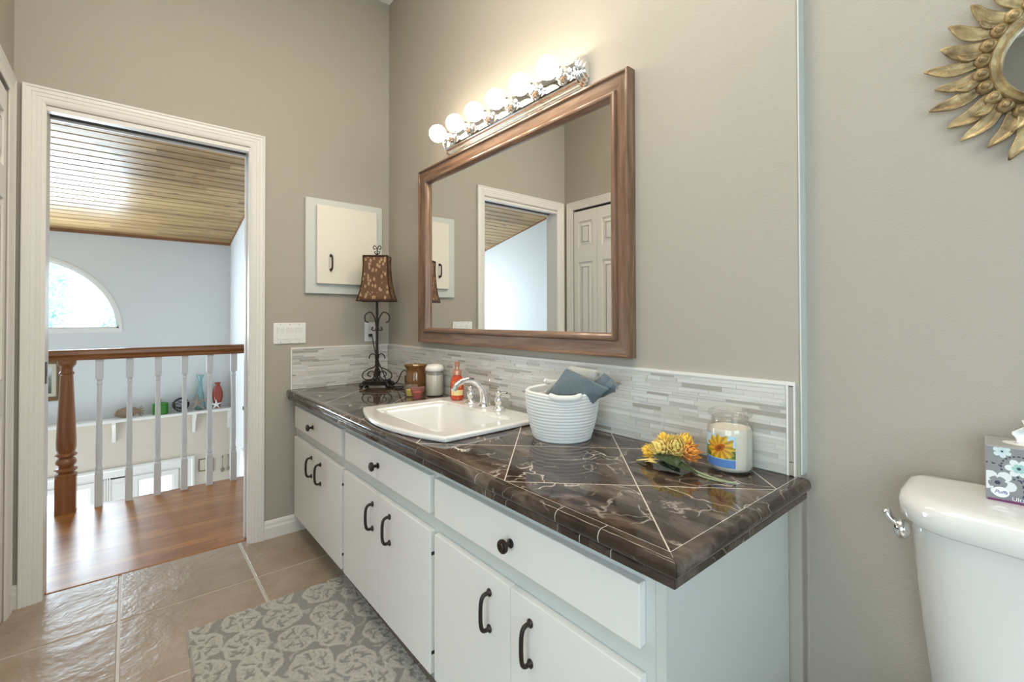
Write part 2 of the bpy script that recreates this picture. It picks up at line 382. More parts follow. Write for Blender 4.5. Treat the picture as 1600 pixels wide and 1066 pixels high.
def dup(root, loc=None, rz=None, label=None):
    r = root.copy(); C.objects.link(r)
    if loc: r.location = loc
    if rz is not None: r.rotation_euler = (0, 0, rz)
    if label: r['label'] = label
    for ch in list(root.children):
        c = ch.copy(); C.objects.link(c); c.parent = r
        for gg in list(ch.children):
            d = gg.copy(); C.objects.link(d); d.parent = c
    return r
def textobj(s, size, m, parent, loc, rot, ext=.0004, shear=0, name='lettering'):
    cu = bpy.data.curves.new('t', 'FONT'); cu.body = s; cu.size = size; cu.extrude = ext; cu.align_x = 'CENTER'; cu.align_y = 'CENTER'; cu.shear = shear
    t = bpy.data.objects.new('t', cu); C.objects.link(t); bpy.context.view_layer.update()
    me = bpy.data.meshes.new_from_object(t); bpy.data.objects.remove(t)
    o = bpy.data.objects.new(name, me); C.objects.link(o); me.materials.clear(); me.materials.append(M[m]); o.parent = parent; o.location = loc; o.rotation_euler = rot
    return o

# ================================================================ the room
# door wall (x = 0) with the doorway
DY0, DY1, DZ = -1.511, -0.755, 2.035
H = 3.12
struct('wall_left', B((-.12, 0, DY1 + .0015, 0.12, 0, H), (-.12, 0, -1.62, DY0 - .0155, 0, H), (-.12, 0, DY0 - .0155, DY1 + .0015, DZ + .005, H)), 'wall')
# mirror wall with its narrow return
struct('wall_front', prism(bmesh.new(), [(-.12, 0), (2.286, 0), (2.286, .035), (4.5, .035), (4.5, .12), (-.12, .12)], 0, H), 'wall', bevel=.005)
struct('trim_14', B((2.2855, 2.2895, -.0015, .0345, .775, H)), 'frame_grey', bevel=.0015)
# closet wall
CX0, CX1, CZ = .095, 1.08, 2.045
struct('wall_closet', B((-.12, CX0, -1.70, -1.606, 0, H), (CX1, 1.75, -1.70, -1.606, 0, H), (CX0, CX1, -1.70, -1.606, CZ, H), (1.70, 1.75, -3.5, -1.70, 0, H)), 'wall')
struct('wall_closet_interior', B((-.02, 1.70, -2.3, -2.26, 0, H)), 'wall')
struct('wall_right', B((4.4, 4.5, -3.5, -2.25, 0, H), (4.4, 4.5, -.75, .035, 0, H), (4.4, 4.5, -2.25, -.75, 0, .8), (4.4, 4.5, -2.25, -.75, 2.4, H)), 'wall')
struct('wall_rear', B((1.70, 2.2, -3.6, -3.5, 0, H), (4.3, 4.5, -3.6, -3.5, 0, H), (2.2, 4.3, -3.6, -3.5, 0, .3), (2.2, 4.3, -3.6, -3.5, 2.45, H)), 'wall')
struct('ceiling', B((-.12, 4.5, -3.6, .12, H, H + .1)), 'ceil')
def win_frame(name, axis, a0, a1, z0, z1, p0, p1):
    bm = bmesh.new(); t = .05; mid = (a0 + a1) / 2
    for (b0, b1, c0, c1) in ((a0, a1, z0, z0 + t), (a0, a1, z1 - t, z1), (a0, a0 + t, z0 + t, z1 - t), (a1 - t, a1, z0 + t, z1 - t), (mid - .02, mid + .02, z0 + t, z1 - t)):
        if axis == 'y': box(bm, b0, b1, p0, p1, c0, c1)
        else: box(bm, p0, p1, b0, b1, c0, c1)
    o = struct(name, bm, 'trim')
    q = (p0 + p1) / 2
    bm = B((a0 + .01, a1 - .01, q - .003, q + .003, z0 + .01, z1 - .01)) if axis == 'y' else B((q - .003, q + .003, a0 + .01, a1 - .01, z0 + .01, z1 - .01))
    obj('pane', bm, 'pane', o)
win_frame('window_5', 'y', 2.2, 4.3, .3, 2.45, -3.57, -3.52)  # unseen window, added to let the rear fill light in
win_frame('window_6', 'x', -2.25, -.75, .8, 2.4, 4.42, 4.47)

# floor: grout bed and tiles
bm = B((-.06, 4.5, -3.6, .12, -.05, -.003)); struct('floor_grout', bm, 'floor_grout')
bm = bmesh.new(); s = .4645; gp = .0045
for i in range(-1, 10):
    for j in range(-6, 3):
        x0 = .3735 + i * s + gp; x1 = x0 + s - 2 * gp; y0 = -1.2675 + j * s + gp; y1 = y0 + s - 2 * gp
        x0 = max(x0, -.045); x1 = min(x1, 4.4); y1 = min(y1, .0); y0 = max(y0, -3.5)
        if x1 - x0 < .02 or y1 - y0 < .02: continue
        if y1 > -.0: y1 = 0
        box(bm, x0, x1, y0, y1, -.02, 0)
struct('floor', bm, 'floor_tile', bevel=.003)

# casings
casprof = [(0, 0), (0, .016), (.003, .019), (.011, .019), (.014, .0155), (.017, .0165), (.030, .016), (.033, .0135), (.036, .0148), (.048, .0135), (.051, .011), (.054, .0122), (.064, .0105), (.067, .0085), (.070, .0095), (.079, .0060), (.082, .004), (.082, 0)]
casprof = [(i * .83, h) for i, h in casprof]
bm = mitre_frame(bmesh.new(), -1.582, -.697, 0, 2.112, casprof, lambda u, v, h: (h, u, v), closed=False)
struct('trim_1', bm, 'trim', smooth=30)
# jambs with the pocket slot
bm = B((-.12, 0.001, DY0 - .0145, DY0, 0, DZ + .004), (-.12, -.085, DY1 - .014, DY1 + .002, 0, DZ + .004), (-.035, .001, DY1 - .014, DY1 + .002, 0, DZ + .004),
       (-.12, -.108, DY0 + .0005, DY1 - .0145, DZ - .014, DZ + .004), (-.038, .001, DY0 + .0005, DY1 - .0145, DZ - .014, DZ + .004))
struct('trim_2', bm, 'trim')
struct('slot_shade', B((-.1075, -.0385, DY0 + .001, DY1 - .015, DZ - .004, DZ + .003), (-.0845, -.0355, DY1 - .002, DY1 + .01, .001, DZ - .016)), 'dark')  # dark strips painted as the shade in the pocket slot and head track
dr = struct('door_1', B((-.079, -.041, DY1 - .006, DY1 - .003, .01, DZ - .018)), 'trim')
lt = struct('trim_4', B((-.060, -.016, DY0 + .0003, DY0 + .0028, .885, .975)), 'bronze')
obj('strike_hole', B((-.045, -.030, DY0 + .0028, DY0 + .0038, .915, .945)), 'black', lt)
# hall-side casing
struct('trim_5', mitre_frame(bmesh.new(), -1.582, -.697, 0, 2.112, casprof, lambda u, v, h: (-.12 - h, u, v), closed=False), 'trim', smooth=30)
# threshold
struct('trim_6', B((-.075, -.045, -1.5105, -.7695, -.02, .003)), 'oak', bevel=.004)
# closet casing and bifold leaves
struct('trim_7', mitre_frame(bmesh.new(), CX0 - .064, CX1 + .064, 0, CZ + .064, [(i * .94, h * .72) for i, h in casprof], lambda u, v, h: (u, -1.606 + h, v), closed=False), 'trim', smooth=30)
struct('track_shade', B((CX0 + .002, CX1 - .002, -1.66, -1.625, CZ - .006, CZ - .0005)), 'dark')  # dark strip painted as the shade above the bifold leaves
lw = (CX1 - CX0 - .008) / 4
for k in range(4):
    x0 = CX0 + .004 + k * lw + .0015; x1 = x0 + lw - .003
    y0, y1 = -1.640, -1.610
    bm = B((x0, x1, y0, y1 - .009, .012, CZ - .018))
    us = [x0, x0 + .045, x1 - .045, x1]; zs = [.012, .20, .80, .93, 1.61, 1.73, 1.94, CZ - .018]
    box(bm, us[0], us[1], y1 - .009, y1, zs[0], zs[-1]); box(bm, us[2], us[3], y1 - .009, y1, zs[0], zs[-1])
    for a in (0, 2, 4, 6): box(bm, us[1], us[2], y1 - .009, y1, zs[a], zs[a + 1])
    for a in (1, 3, 5):
        mitre_frame(bm, us[1] + .004, us[2] - .004, zs[a] + .004, zs[a + 1] - .004, [(.012, 0), (.032, .008), (.04, .008), (.04, 0)], lambda u, v, h: (u, y1 - .009 + h, v))
        box(bm, us[1] + .04, us[2] - .04, y1 - .009, y1 - .001, zs[a] + .04, zs[a + 1] - .04)
    dd = struct('door_%d' % (k + 2), bm, 'trim')
    if k in (1, 2):
        kx = x0 + .03 if k == 2 else x1 - .03
        obj('door_knob', L([(0, 0), (.006, 0), (.006, .012), (.014, .018), (.016, .026), (.010, .033), (0, .034)], 16), 'chrome', dd, smooth=True)
        dd.children[0].location = (kx, y1, 1.0); dd.children[0].rotation_euler = (-PI / 2, 0, 0)
# baseboards
bbp = [(0, 0), (.014, 0), (.014, .055), (.010, .066), (.010, .078), (.006, .088), (0, .092)]
def base(name, p0, p1, nrm):
    bm = bmesh.new(); a = [bm.verts.new((p0[0] + nrm[0] * d, p0[1] + nrm[1] * d, z)) for d, z in bbp]; b = [bm.verts.new((p1[0] + nrm[0] * d, p1[1] + nrm[1] * d, z)) for d, z in bbp]; n = len(bbp)
    for i in range(n): bm.faces.new((a[i], a[(i + 1) % n], b[(i + 1) % n], b[i]))
    bm.faces.new(a); bm.faces.new(b[::-1]); struct(name, bm, 'trim')
base('baseboard_left', (0, -.697, 0), (0, -.02, 0), (1, 0))
base('baseboard_corner', (0, -1.606, 0), (0, -1.582, 0), (1, 0))
base('baseboard_closet', (CX1 + .066, -1.606, 0), (1.75, -1.606, 0), (0, 1))
base('baseboard_front', (2.29, .035, 0), (4.4, .035, 0), (0, -1))
base('baseboard_right', (4.4, -3.5, 0), (4.4, .03, 0), (-1, 0))

# ================================================================ hall and the room below
GX, GY0, GY1, GZ = -4.1, -3.25, -0.252, -2.6
SL = .20
def cz(x): return 2.11 + SL * (x + 4.1)
bm = B((-1.17, -.065, GY0, GY1, -.03, 0)); box(bm, -1.185, -1.16, GY0, GY1, -.03, .0)
struct('floor_hall', bm, 'oak', bevel=.003)
struct('trim_9', B((-1.175, -.12, GY0, GY1, -.30, -.03)), 'blue_white')
struct('floor_lower', B((-4.2, 0, GY0 - .1, GY1 + .1, GZ - .1, GZ)), 'slab')
struct('wall_lower', B((-.14, -.12, GY0, GY1, GZ, -.30)), 'cream')
# hall side of the door wall is painted cool white
struct('wall_hall', B((-.127, -.1205, DY1 + .045, GY1, 0, cz(-.12)), (-.127, -.1205, GY0, DY0 - .055, 0, cz(-.12)), (-.127, -.1205, DY0 - .055, DY1 + .045, 2.09, cz(-.12))), 'blue_white')
# far wall: cool white above the shelf line, cream below, with the fan window and lower windows cut out
FY, FZ, FR = -2.096, 1.035, .80
bm = bmesh.new(); f = lambda u, v, h: (h, u, v)
n = 24; arc = [(FY + FR * math.cos(PI * i / n), FZ + FR * math.sin(PI * i / n)) for i in range(n + 1)]
top = 2.14
for i in range(n):
    (a0, b0), (a1, b1) = arc[i], arc[i + 1]
    prism(bm, [(a0, b0), (a0, top), (a1, top), (a1, b1)], GX - .1, GX, f)
box(bm, GX - .1, GX, FY + FR, GY1, .03, top); box(bm, GX - .1, GX, GY0, FY - FR, .03, top); box(bm, GX - .1, GX, FY - FR, FY + FR, .03, FZ)
struct('wall_far_upper', bm, 'blue_white')
P1 = (-1.18, -.80); P2 = (-2.05, -1.53)
bm = B((GX - .1, GX, GY0, P2[0], GZ, .03), (GX - .1, GX, P2[1], P1[0], GZ, .03), (GX - .1, GX, P1[1], GY1, GZ, .03), (GX - .1, GX, P1[0], P1[1], -.645, .03), (GX - .1, GX, P2[0], P2[1], -.645, .03), (GX - .1, GX, P1[0], P1[1], GZ, -2.0), (GX - .1, GX, P2[0], P2[1], GZ, -2.0))
struct('wall_far_lower', bm, 'cream')
# side walls of the great room
bm = bmesh.new(); prism(bm, [(GX - .1, GZ), (-.12, GZ), (-.12, -.30), (-.12, cz(-.12)), (GX - .1, cz(GX) - .03)], GY1, GY1 + .1, lambda u, v, h: (u, h, v)); struct('wall_great_right', bm, 'blue_white')
bm = bmesh.new(); prism(bm, [(GX - .1, GZ), (-.12, GZ), (-.12, cz(-.12)), (GX - .1, cz(GX) - .03)], GY0 - .1, GY0, lambda u, v, h: (u, h, v)); struct('wall_great_left', bm, 'blue_white')
# pine ceiling: V-grooved planks running across the slope
bm = bmesh.new(); k = 0; x = GX - .06
while x < -.12:
    xa, xb = x + .003, min(x + .1026 - .003, -.121); g_ = .006
    poly = [(xa, cz(xa) + g_), (xa + g_, cz(xa + g_)), (xb - g_, cz(xb - g_)), (xb, cz(xb) + g_), (xb, cz(xb) + .03), (xa, cz(xa) + .03)]
    prism(bm, poly, GY0, GY1, lambda u, v, h: (u, h, v)); x += .1026
struct('ceiling_hall', bm, 'plank')
bm = bmesh.new(); prism(bm, [(GX - .1, cz(GX - .1) + .012), (-.12, cz(-.12) + .012), (-.12, cz(-.12) + .12), (GX - .1, cz(GX - .1) + .12)], GY0 - .1, GY1 + .1, lambda u, v, h: (u, h, v)); struct('ceiling_backing', bm, 'dark')
struct('trim_10', B((GX, GX + .018, GY0, GY1, cz(GX) - .028, cz(GX) + .012)), 'oak_rail')
bm = bmesh.new(); prism(bm, [(GX, cz(GX) - .012), (-.12, cz(-.12) - .012), (-.12, cz(-.12) + .01), (GX, cz(GX) + .01)], GY1 - .012, GY1, lambda u, v, h: (u, h, v))
prism(bm, [(GX, cz(GX) - .012), (-.12, cz(-.12) - .012), (-.12, cz(-.12) + .01), (GX, cz(GX) + .01)], GY0, GY0 + .012, lambda u, v, h: (u, h, v)); struct('trim_11', bm, 'oak_rail')
# fan window
wn = thing('window_1', None, None, (GX, FY, FZ), kind='structure')
bm = bmesh.new()
def arcband(bm, r0, r1, h0, h1, n=32):
    for i in range(n):
        t0, t1 = PI * i / n, PI * (i + 1) / n
        prism(bm, [(r0 * math.cos(t0), r0 * math.sin(t0)), (r1 * math.cos(t0), r1 * math.sin(t0)), (r1 * math.cos(t1), r1 * math.sin(t1)), (r0 * math.cos(t1), r0 * math.sin(t1))], h0, h1, lambda u, v, h: (h, u, v))
arcband(bm, .770, .80, -.1, .004); arcband(bm, .750, .770, -.09, -.05); box(bm, -.099, .0045, -.799, .799, -.030, .018); box(bm, -.09, -.05, -.765, .765, .018, .034)
obj('window_frame', bm, 'trim', wn)
bm = bmesh.new(); prism(bm, [(.75 * math.cos(PI * i / 40), .75 * math.sin(PI * i / 40)) for i in range(41)], -.062, -.058, lambda u, v, h: (h, u, v)); obj('pane', bm, 'pane', wn)
# lower windows with casings
for q, (a, b) in enumerate((P1, P2)):
    wn = thing('window_%d' % (q + 2), None, None, (GX, 0, 0), kind='structure')
    bm = bmesh.new(); mitre_frame(bm, a - .02, b + .02, -2.03, -.625, [(0, -.09), (0, .03), (.045, .03), (.05, .012), (.06, .012), (.06, -.09)], lambda u, v, h: (h, u, v)); obj('window_frame', bm, 'trim', wn)
    obj('pane', B((-.06, -.055, a, b, -2.0, -.645)), 'pane', wn)
    obj('muntin', B((-.07, -.045, a, b, -1.02, -1.0), (-.07, -.045, a, b, -.90, -.89), (-.07, -.045, (a + b) / 2 - .008, (a + b) / 2 + .008, -2.0, -1.0)), 'trim', wn)
struct('trim_12', mitre_frame(bmesh.new(), P2[0] - .18, -.62, -2.6, -.50, [(0, 0), (0, .03), (.02, .04), (.035, .028), (.10, .022), (.11, .012), (.125, .012), (.125, 0)], lambda u, v, h: (GX + h, u, v), closed=False), 'trim')
bm = B((GX, GX + .012, P2[1] + .02, P1[0] - .02, -2.6, -.60))
for yy in (-1.46, -1.44, -1.42, -1.40): box(bm, GX + .012, GX + .02, yy, yy + .012, -2.3, -.60)
box(bm, GX + .012, GX + .018, -1.36, -1.22, -2.2, -.68)
struct('trim_13', bm, 'trim')
wn = thing('window_4', None, None, (-2.95, GY1, 0), kind='structure')
obj('window_frame', B((-.3, .3, -.02, 0, -1.3, -.30), ), 'trim', wn); obj('pane', B((-.24, .24, -.024, -.02, -1.25, -.36)), mat('glowing_window_glass', (.9, .95, 1), .1, emis=((.85, .95, 1), 1.3)), wn)  # pane glows in place of daylight; the wall behind it is closed

# railing
rl = thing('stair_railing', 'oak handrail with white turned balusters along the hall edge', 'railing', (-1.141, 0, 0))
hp = [(-.030, .905), (.030, .905), (.033, .918), (.026, .925), (.036, .940), (.034, .958), (.018, .969), (-.018, .969), (-.034, .958), (-.036, .940), (-.026, .925), (-.033, .918)]
bm = bmesh.new(); prism(bm, hp, GY0, GY1, lambda u, v, h: (u, h, v)); obj('handrail', bm, 'oak_rail', rl, smooth=35)
bpr = [(.0001, .195), (.017, .197), (.0195, .203), (.0195, .209), (.015, .216), (.0185, .226), (.0185, .234), (.0145, .244), (.0145, .26), (.0165, .30), (.0165, .38), (.0145, .55), (.012, .72), (.012, .748), (.015, .752), (.015, .758), (.0115, .764), (.0115, .772), (.017, .784), (.0001, .785)]
y = -.6615; 
bal_me = None
k = 0
while y > GY0 + .1:
    if abs(y + 1.53) < .05 or k == 6: y -= .1455; k += 1; continue
    if bal_me is None:
        bm = L(bpr, 16); box(bm, -.019, .019, -.019, .019, 0, .198); box(bm, -.019, .019, -.019, .019, .782, .91)
        o = obj('baluster', bm, 'blue_white', rl, smooth=35); bal_me = o.data; o.location = (0, y, 0)
    else:
        o = bpy.data.objects.new('baluster', bal_me); C.objects.link(o); o.parent = rl; o.location = (0, y, 0)
    y -= .144; k += 1
for y in (-.517, -.373):
    o = bpy.data.objects.new('baluster', bal_me); C.objects.link(o); o.parent = rl; o.location = (0, y, 0)
npr = [(.0001, .20), (.05, .205), (.052, .225), (.046, .232), (.036, .238), (.036, .243), (.05, .248), (.053, .256), (.047, .263), (.034, .268), (.037, .275), (.046, .288), (.048, .302), (.043, .316), (.034, .326), (.034, .331), (.048, .336), (.051, .343), (.046, .350), (.039, .356), (.045, .38), (.046, .42), (.043, .50), (.036, .66), (.030, .80), (.029, .82), (.033, .824), (.035, .831), (.031, .838), (.027, .843), (.028, .86), (.034, .872), (.041, .880), (.043, .892), (.043, .906), (.0001, .907)]
bm = L(npr, 28); box(bm, -.046, .046, -.046, .046, 0, .218)
obj('newel_post', bm, 'oak_post', rl, loc=(0, -1.528, 0), smooth=35, label='turned oak newel post at the turn of the handrail')

# shelf on the far wall
sh = thing('wall_shelf', 'long white wooden shelf on brackets high on the far wall', 'shelf', (GX, 0, 0))
obj('shelf_board', B((0, .20, GY0 + .2, GY1 - .004, .030, .058)), 'trim', sh, bevel=.004)
for yy in (-.262, -.63, -1.362, -2.1, -2.8):
    bm = bmesh.new(); prism(bm, [(0, .03), (.17, .03), (.17, .005), (.13, -.03), (.07, -.08), (.035, -.16), (.03, -.215), (0, -.215)], yy - .016, yy + .016 if yy < -.3 else yy + .008, lambda u, v, h: (u, h, v)); obj('bracket', bm, 'trim', sh)
SZ = .058; SX = GX + .10
# driftwood fish
t = thing('driftwood_fish', 'brown driftwood fish ornament on the white shelf', 'ornament', (SX, -1.25, SZ))
bm = bmesh.new()
for k in range(13):
    yy = -.105 + k * .014; hh_ = .055 * math.sqrt(max(.03, 1 - ((k - 6.5) / 7.2) ** 2))
    tube(bm, sm([(0, yy, .058 - hh_), (.012 * random.uniform(-1, 1), yy + .012, .058), (0, yy + .02, .058 + hh_)], 3), [.011] * 7, 6)
sphere(bm, (0, 0, .058), .05, 14, .35, 1.8, .85)
obj('fish_body', bm, 'driftwood', t, smooth=True)
bm = bmesh.new()
for a in (-.9, -.5, 0, .45, .85): tube(bm, [(0, .08, .058), (.005, .08 + .05 * math.cos(a), .058 + .05 * math.sin(a)), (0, .08 + .075 * math.cos(a), .062 + .075 * math.sin(a))], [.01, .008, .004], 6)
obj('tail', bm, 'driftwood', t, smooth=True)
# green candle holder with lid
t = thing('green_canister', 'squat green candle pot with knobbed lid on the shelf', 'candle pot', (SX, -.955, SZ))
obj('pot', L([(0, 0), (.068, 0), (.073, .006), (.073, .108), (.068, .113), (0, .113)], 28), 'green_wax', t, smooth=35)
l_ = obj('lid', L([(0, .1131), (.076, .114), (.076, .122), (.05, .132), (.01, .140), (0, .140)], 28), 'green_wax', t, smooth=35)
obj('lid_knob', T([(0, 0, .138), (.002, .002, .155), (-.002, .004, .172)], [.006, .004, .006], 8), 'driftwood', l_, smooth=True)
# wire ball
bm = bmesh.new()
for k in range(13):
    q = Matrix.Rotation(random.uniform(0, PI), 3, 'X') @ Matrix.Rotation(random.uniform(0, PI), 3, 'Y') @ Matrix.Rotation(random.uniform(0, PI), 3, 'Z'); rr = random.uniform(.074, .084); zo = random.uniform(-.035, .035)
    tube(bm, [q @ Vector((math.sqrt(rr * rr - zo * zo) * math.cos(2 * PI * i / 28), math.sqrt(rr * rr - zo * zo) * math.sin(2 * PI * i / 28), zo)) + Vector((0, 0, .089)) for i in range(28)], .0032, 6, closed=True)
setp(obj('wire_orb', bm, 'wire', None, loc=(SX, -.765, SZ), smooth=True), 'black tangled wire ball ornament on the white shelf', 'ornament')
# glass vase
t = thing('glass_bottle_vase', 'tall pale aqua glass vase with flared lip on the shelf', 'vase', (SX - .04, -.572, SZ))
obj('vase_body', L([(0, 0), (.052, 0), (.056, .01), (.055, .05), (.045, .13), (.028, .24), (.021, .32), (.024, .37), (.040, .415), (.037, .415), (.020, .37), (.017, .32), (.024, .24), (.041, .13), (.051, .05), (.05, .012), (0, .012)], 24), 'aqua', t, smooth=True)
# starfish
def starfish(name, r, m_, loc, rx, label, cat='starfish'):
    bm = bmesh.new(); sphere(bm, (0, 0, 0), r * .28, 12, 1, 1, .5)
    for k in range(5):
        a = 2 * PI * k / 5 + PI / 2; tube(bm, [(r * q * math.cos(a), r * q * math.sin(a), 0) for q in (0, .3, .65, 1)], [r * .2, r * .17, r * .11, r * .04], 8, flat=.6)
    o = obj(name, bm, m_, None, loc=loc, smooth=True); o.rotation_euler = rx; setp(o, label, cat)
starfish('starfish', .105, 'starfish', (SX + .055, -.605, SZ + .10), (math.radians(78), 0, math.radians(94)), 'brown dried starfish leaning in front of the aqua glass vase')
t = thing('red_vase', 'flattened red-brown ceramic vase at the right end of the shelf', 'vase', (SX - .02, -.392, SZ))
obj('vase_body', L([(0, 0), (.030, 0), (.030, .012), (.024, .02), (.040, .06), (.056, .13), (.055, .19), (.040, .25), (.024, .275), (.028, .30), (.038, .312), (.034, .312), (.02, .28), (0, .275)], 24), 'red_glaze', t, smooth=True).scale = (.7, 1, 1)
starfish('white_starfish', .06, 'white_text', (SX + .055, -.415, SZ + .052), (math.radians(80), 0, math.radians(94)), 'small white starfish figure in front of the red vase')
# picture under the handrail
t = thing('framed_picture', 'framed landscape picture in aged brown frame beyond the newel post', 'picture', (GX, -2.03, .515))
obj('picture_frame', mitre_frame(bmesh.new(), -.25, .25, -.215, .215, [(0, 0), (0, .025), (.012, .032), (.025, .02), (.034, .026), (.045, .012), (.045, 0)], lambda u, v, h: (h, u, v)), 'gilt_frame', t)
obj('mat_board', B((.004, .010, -.21, .21, -.175, .175)), 'mat_board', t)
g = NT('faded_landscape_print', rough=.6); P = g.obj(); Zz = g.xyz(P)[2]; nz = g.noise(P, 14, 4)
g.color(g.ramp(g.math('ADD', g.math('MULTIPLY', Zz, 2.6), nz), [(.2, (.09, .10, .07)), (.45, (.20, .22, .18)), (.6, (.42, .48, .46)), (.9, (.62, .68, .68))]))
obj('print', B((.010, .012, -.17, .17, -.135, .135)), g.m, t)
# plaque and spoons
t = thing('wall_plaque', 'small brown plaque on the cream wall beside the white door casing', 'plaque', (GX, -.535, -.635))
obj('plaque_frame', mitre_frame(bmesh.new(), -.042, .042, -.075, .075, [(0, 0), (0, .014), (.008, .014), (.012, .006), (.012, 0)], lambda u, v, h: (h, u, v)), 'gilt_frame', t)
obj('plaque_panel', B((.002, .007, -.034, .034, -.066, .066)), 'mat_board', t)
def spoon(y_, z_, label, w_=.021, h_=.2):
    t = thing('decorative_spoon', label, 'spoon', (GX + .012, y_, z_), group='spoons hung on the cream wall')
    bm = bmesh.new(); tube(bm, [(0, 0, 0), (0, 0, -.03), (0, 0, -h_ * .6), (0, 0, -h_ * .8)], [.007, .003, .003, .005], 8); sphere(bm, (0, 0, -.002), .008, 10); obj('handle', bm, 'pewter', t, smooth=True)
    bm = bmesh.new(); sphere(bm, (0, 0, -h_ * .86), w_, 14, .35, 1, 1.25); obj('bowl', bm, 'pewter', t, smooth=True)
spoon(-.328, -.565, 'metal souvenir spoon with broad bowl hanging on the cream wall')
spoon(-.268, -.560, 'second metal spoon hanging nearest the corner of the cream wall', .017)
setp(obj('thermometer', B((0, .010, -.011, .011, -.16, 0)), 'pewter', None, loc=(GX + .001, -.425, -.575)), 'narrow metal strip hung between the plaque and the spoons', 'ornament')
t = thing('thermostat', 'small white thermostat on the side wall by the shelf end', 'thermostat', (-3.08, GY1, .16))
obj('case', B((-.05, .05, -.022, 0, -.06, .06)), 'plastic', t, bevel=.003); obj('display', B((-.03, .03, -.0235, -.022, -.005, .035)), 'black', t)

# outside: trees beyond the fan window
struct('ground_outside', B((-22, GX - .12, -14, 10, -2.9, -2.8)), 'slab')
def tree(loc, h, r, label, seed):
    random.seed(seed); t = thing('tree', label, 'tree', loc, group='trees outside the fan window')
    obj('trunk', T([(0, 0, 0), (.05, .03, h * .35), (0, .06, h * .7)], [.12, .09, .04], 10), 'trunk', t, smooth=True)
    bm = bmesh.new()
    for k in range(2600):
        v = Vector((random.gauss(0, 1), random.gauss(0, 1), random.gauss(0, 1))).normalized() * (random.random() ** .4)
        lump = 1 + .35 * noise.noise(v * 2.3 + Vector((seed, 0, 0)))
        p = Vector((v.x * r, v.y * r, h * .72 + v.z * h * .34)) * 1.0; p.x *= lump; p.y *= lump
        s_ = random.uniform(.05, .11); q = Vector((random.gauss(0, 1), random.gauss(0, 1), random.gauss(0, 1))).normalized(); a = q.orthogonal().normalized() * s_; b = q.cross(a).normalized() * s_ * .6
        bm.faces.new([bm.verts.new(p + a), bm.verts.new(p + b), bm.verts.new(p - a), bm.verts.new(p - b)])
    obj('crown', bm, 'foliage', t)
tree((-10.5, -3.1, -2.8), 5.4, 1.0, 'leafy green tree seen through the middle of the fan window', 3)
tree((-13.5, -0.9, -2.8), 5.0, .9, 'shorter leafy tree low in the right side of the fan window', 5)
random.seed(11)

# ================================================================ vanity
cf, cfr = -.54, -.56   # face frame plane, door front plane
vt = thing('vanity_cabinet', 'long white vanity cabinet under the dark marble countertop', 'cabinet', (0, 0, 0))
ct = .722
obj('body', B((.006, .02, -.5215, -.004, .095, ct - .0015), (2.238, 2.258, cf, -.004, .0, ct - .0015), (.0205, 2.2375, -.5215, -.022, .0955, .1125), (.0205, 2.2375, -.0215, -.004, .0955, ct - .004), (.015, 2.2375, -.487, -.475, 0, .0953), (.76, .775, -.52, -.03, .113, .55), (1.495, 1.51, -.52, -.03, .113, .55)), 'frame_grey', vt)
obj('face_frame', B(*([(a, b, cf, cf + .018, .095, ct - .0015) for a, b in ((.006, .075), (.74, .81), (1.475, 1.535), (2.20, 2.2375))] + [(a, b, cf, cf + .018, c, d_) for a, b in ((.075, .74), (.81, 1.475), (1.535, 2.20)) for c, d_ in ((.68, ct - .0015), (.515, .60), (.113, .14))])), 'frame_grey', vt)
def knob(par, x, z):
    o = obj('knob', L([(0, 0), (.0105, 0), (.011, .003), (.006, .006), (.0055, .014), (.008, .018), (.0155, .021), (.0165, .025), (.0150, .029), (.010, .030), (.009, .0325), (0, .033)], 20), 'bronze', par, smooth=True); o.location = (x, cfr, z); o.rotation_euler = (PI / 2, 0, 0)
def pull(par, x, z, l=.088):
    P_ = sm([(0, 0, l / 2), (0, -.018, l / 2 - .001), (0, -.026, l / 2 - .014), (0, -.028, 0), (0, -.026, -l / 2 + .014), (0, -.018, -l / 2 + .001), (0, 0, -l / 2)], 5)
    n_ = len(P_); bm = T(P_, [.0078 if i < 2 or i > n_ - 3 else .0052 for i in range(n_)], 10)
    for zz in (l / 2, -l / 2): sphere(bm, (0, -.002, zz), .0095, 12, 1, .5, 1.1)
    obj('handle', bm, 'bronze', par, loc=(x, cfr, z), smooth=True)
for (x0, x1, kx) in ((.058, .754, .372), (.798, 1.490, 1.125), (1.519, 2.218, 1.867)):
    d = obj('drawer', B((x0, x1, cfr, cf - .0005, .577, .6895)), 'cab', vt, bevel=.0018); knob(d, kx, .6305)
for (x0, xm, x1, ha, hb) in ((.050, .397, .755, .392, .526 - .08), (.785, 1.135, 1.494, 1.119 - .02, 1.26 - .09), (1.518, 1.864, 2.219, 1.816 - .03, 1.967 - .045)):
    for s_, (a, b) in enumerate(((x0, xm - .001), (xm + .001, x1))):
        d = obj('door', B((a, b, cfr, cf - .0005, .108, .5275)), 'cab', vt, bevel=.0018)
        hx = {0: {.050: .355, .785: 1.080, 1.518: 1.785}, 1: {.050: .490, .785: 1.222, 1.518: 1.935}}[s_][x0]
        pull(d, hx, .4365)
        if s_ == 1:
            for hz in (.46, .17): obj('hinge', B((b - .006, b + .0015, cfr + .004, cf - .002, hz - .005, hz + .005)), 'black', d)
# ---- countertop
cn = thing('countertop', 'dark brown marble tile countertop with bullnose edge', 'countertop', (0, 0, 0))
SK = (.90, 1.425, -.50, -.125)
X1, Y1 = 2.279, -.5605
bm = B((.0, SK[0], Y1, -.001, .735, .7690), (SK[1], X1, Y1, -.001, .735, .7690), (SK[0], SK[1], Y1, SK[2], .735, .7690), (SK[0], SK[1], SK[3], -.001, .735, .7690))
obj('tile_top', bm, 'marble', cn)
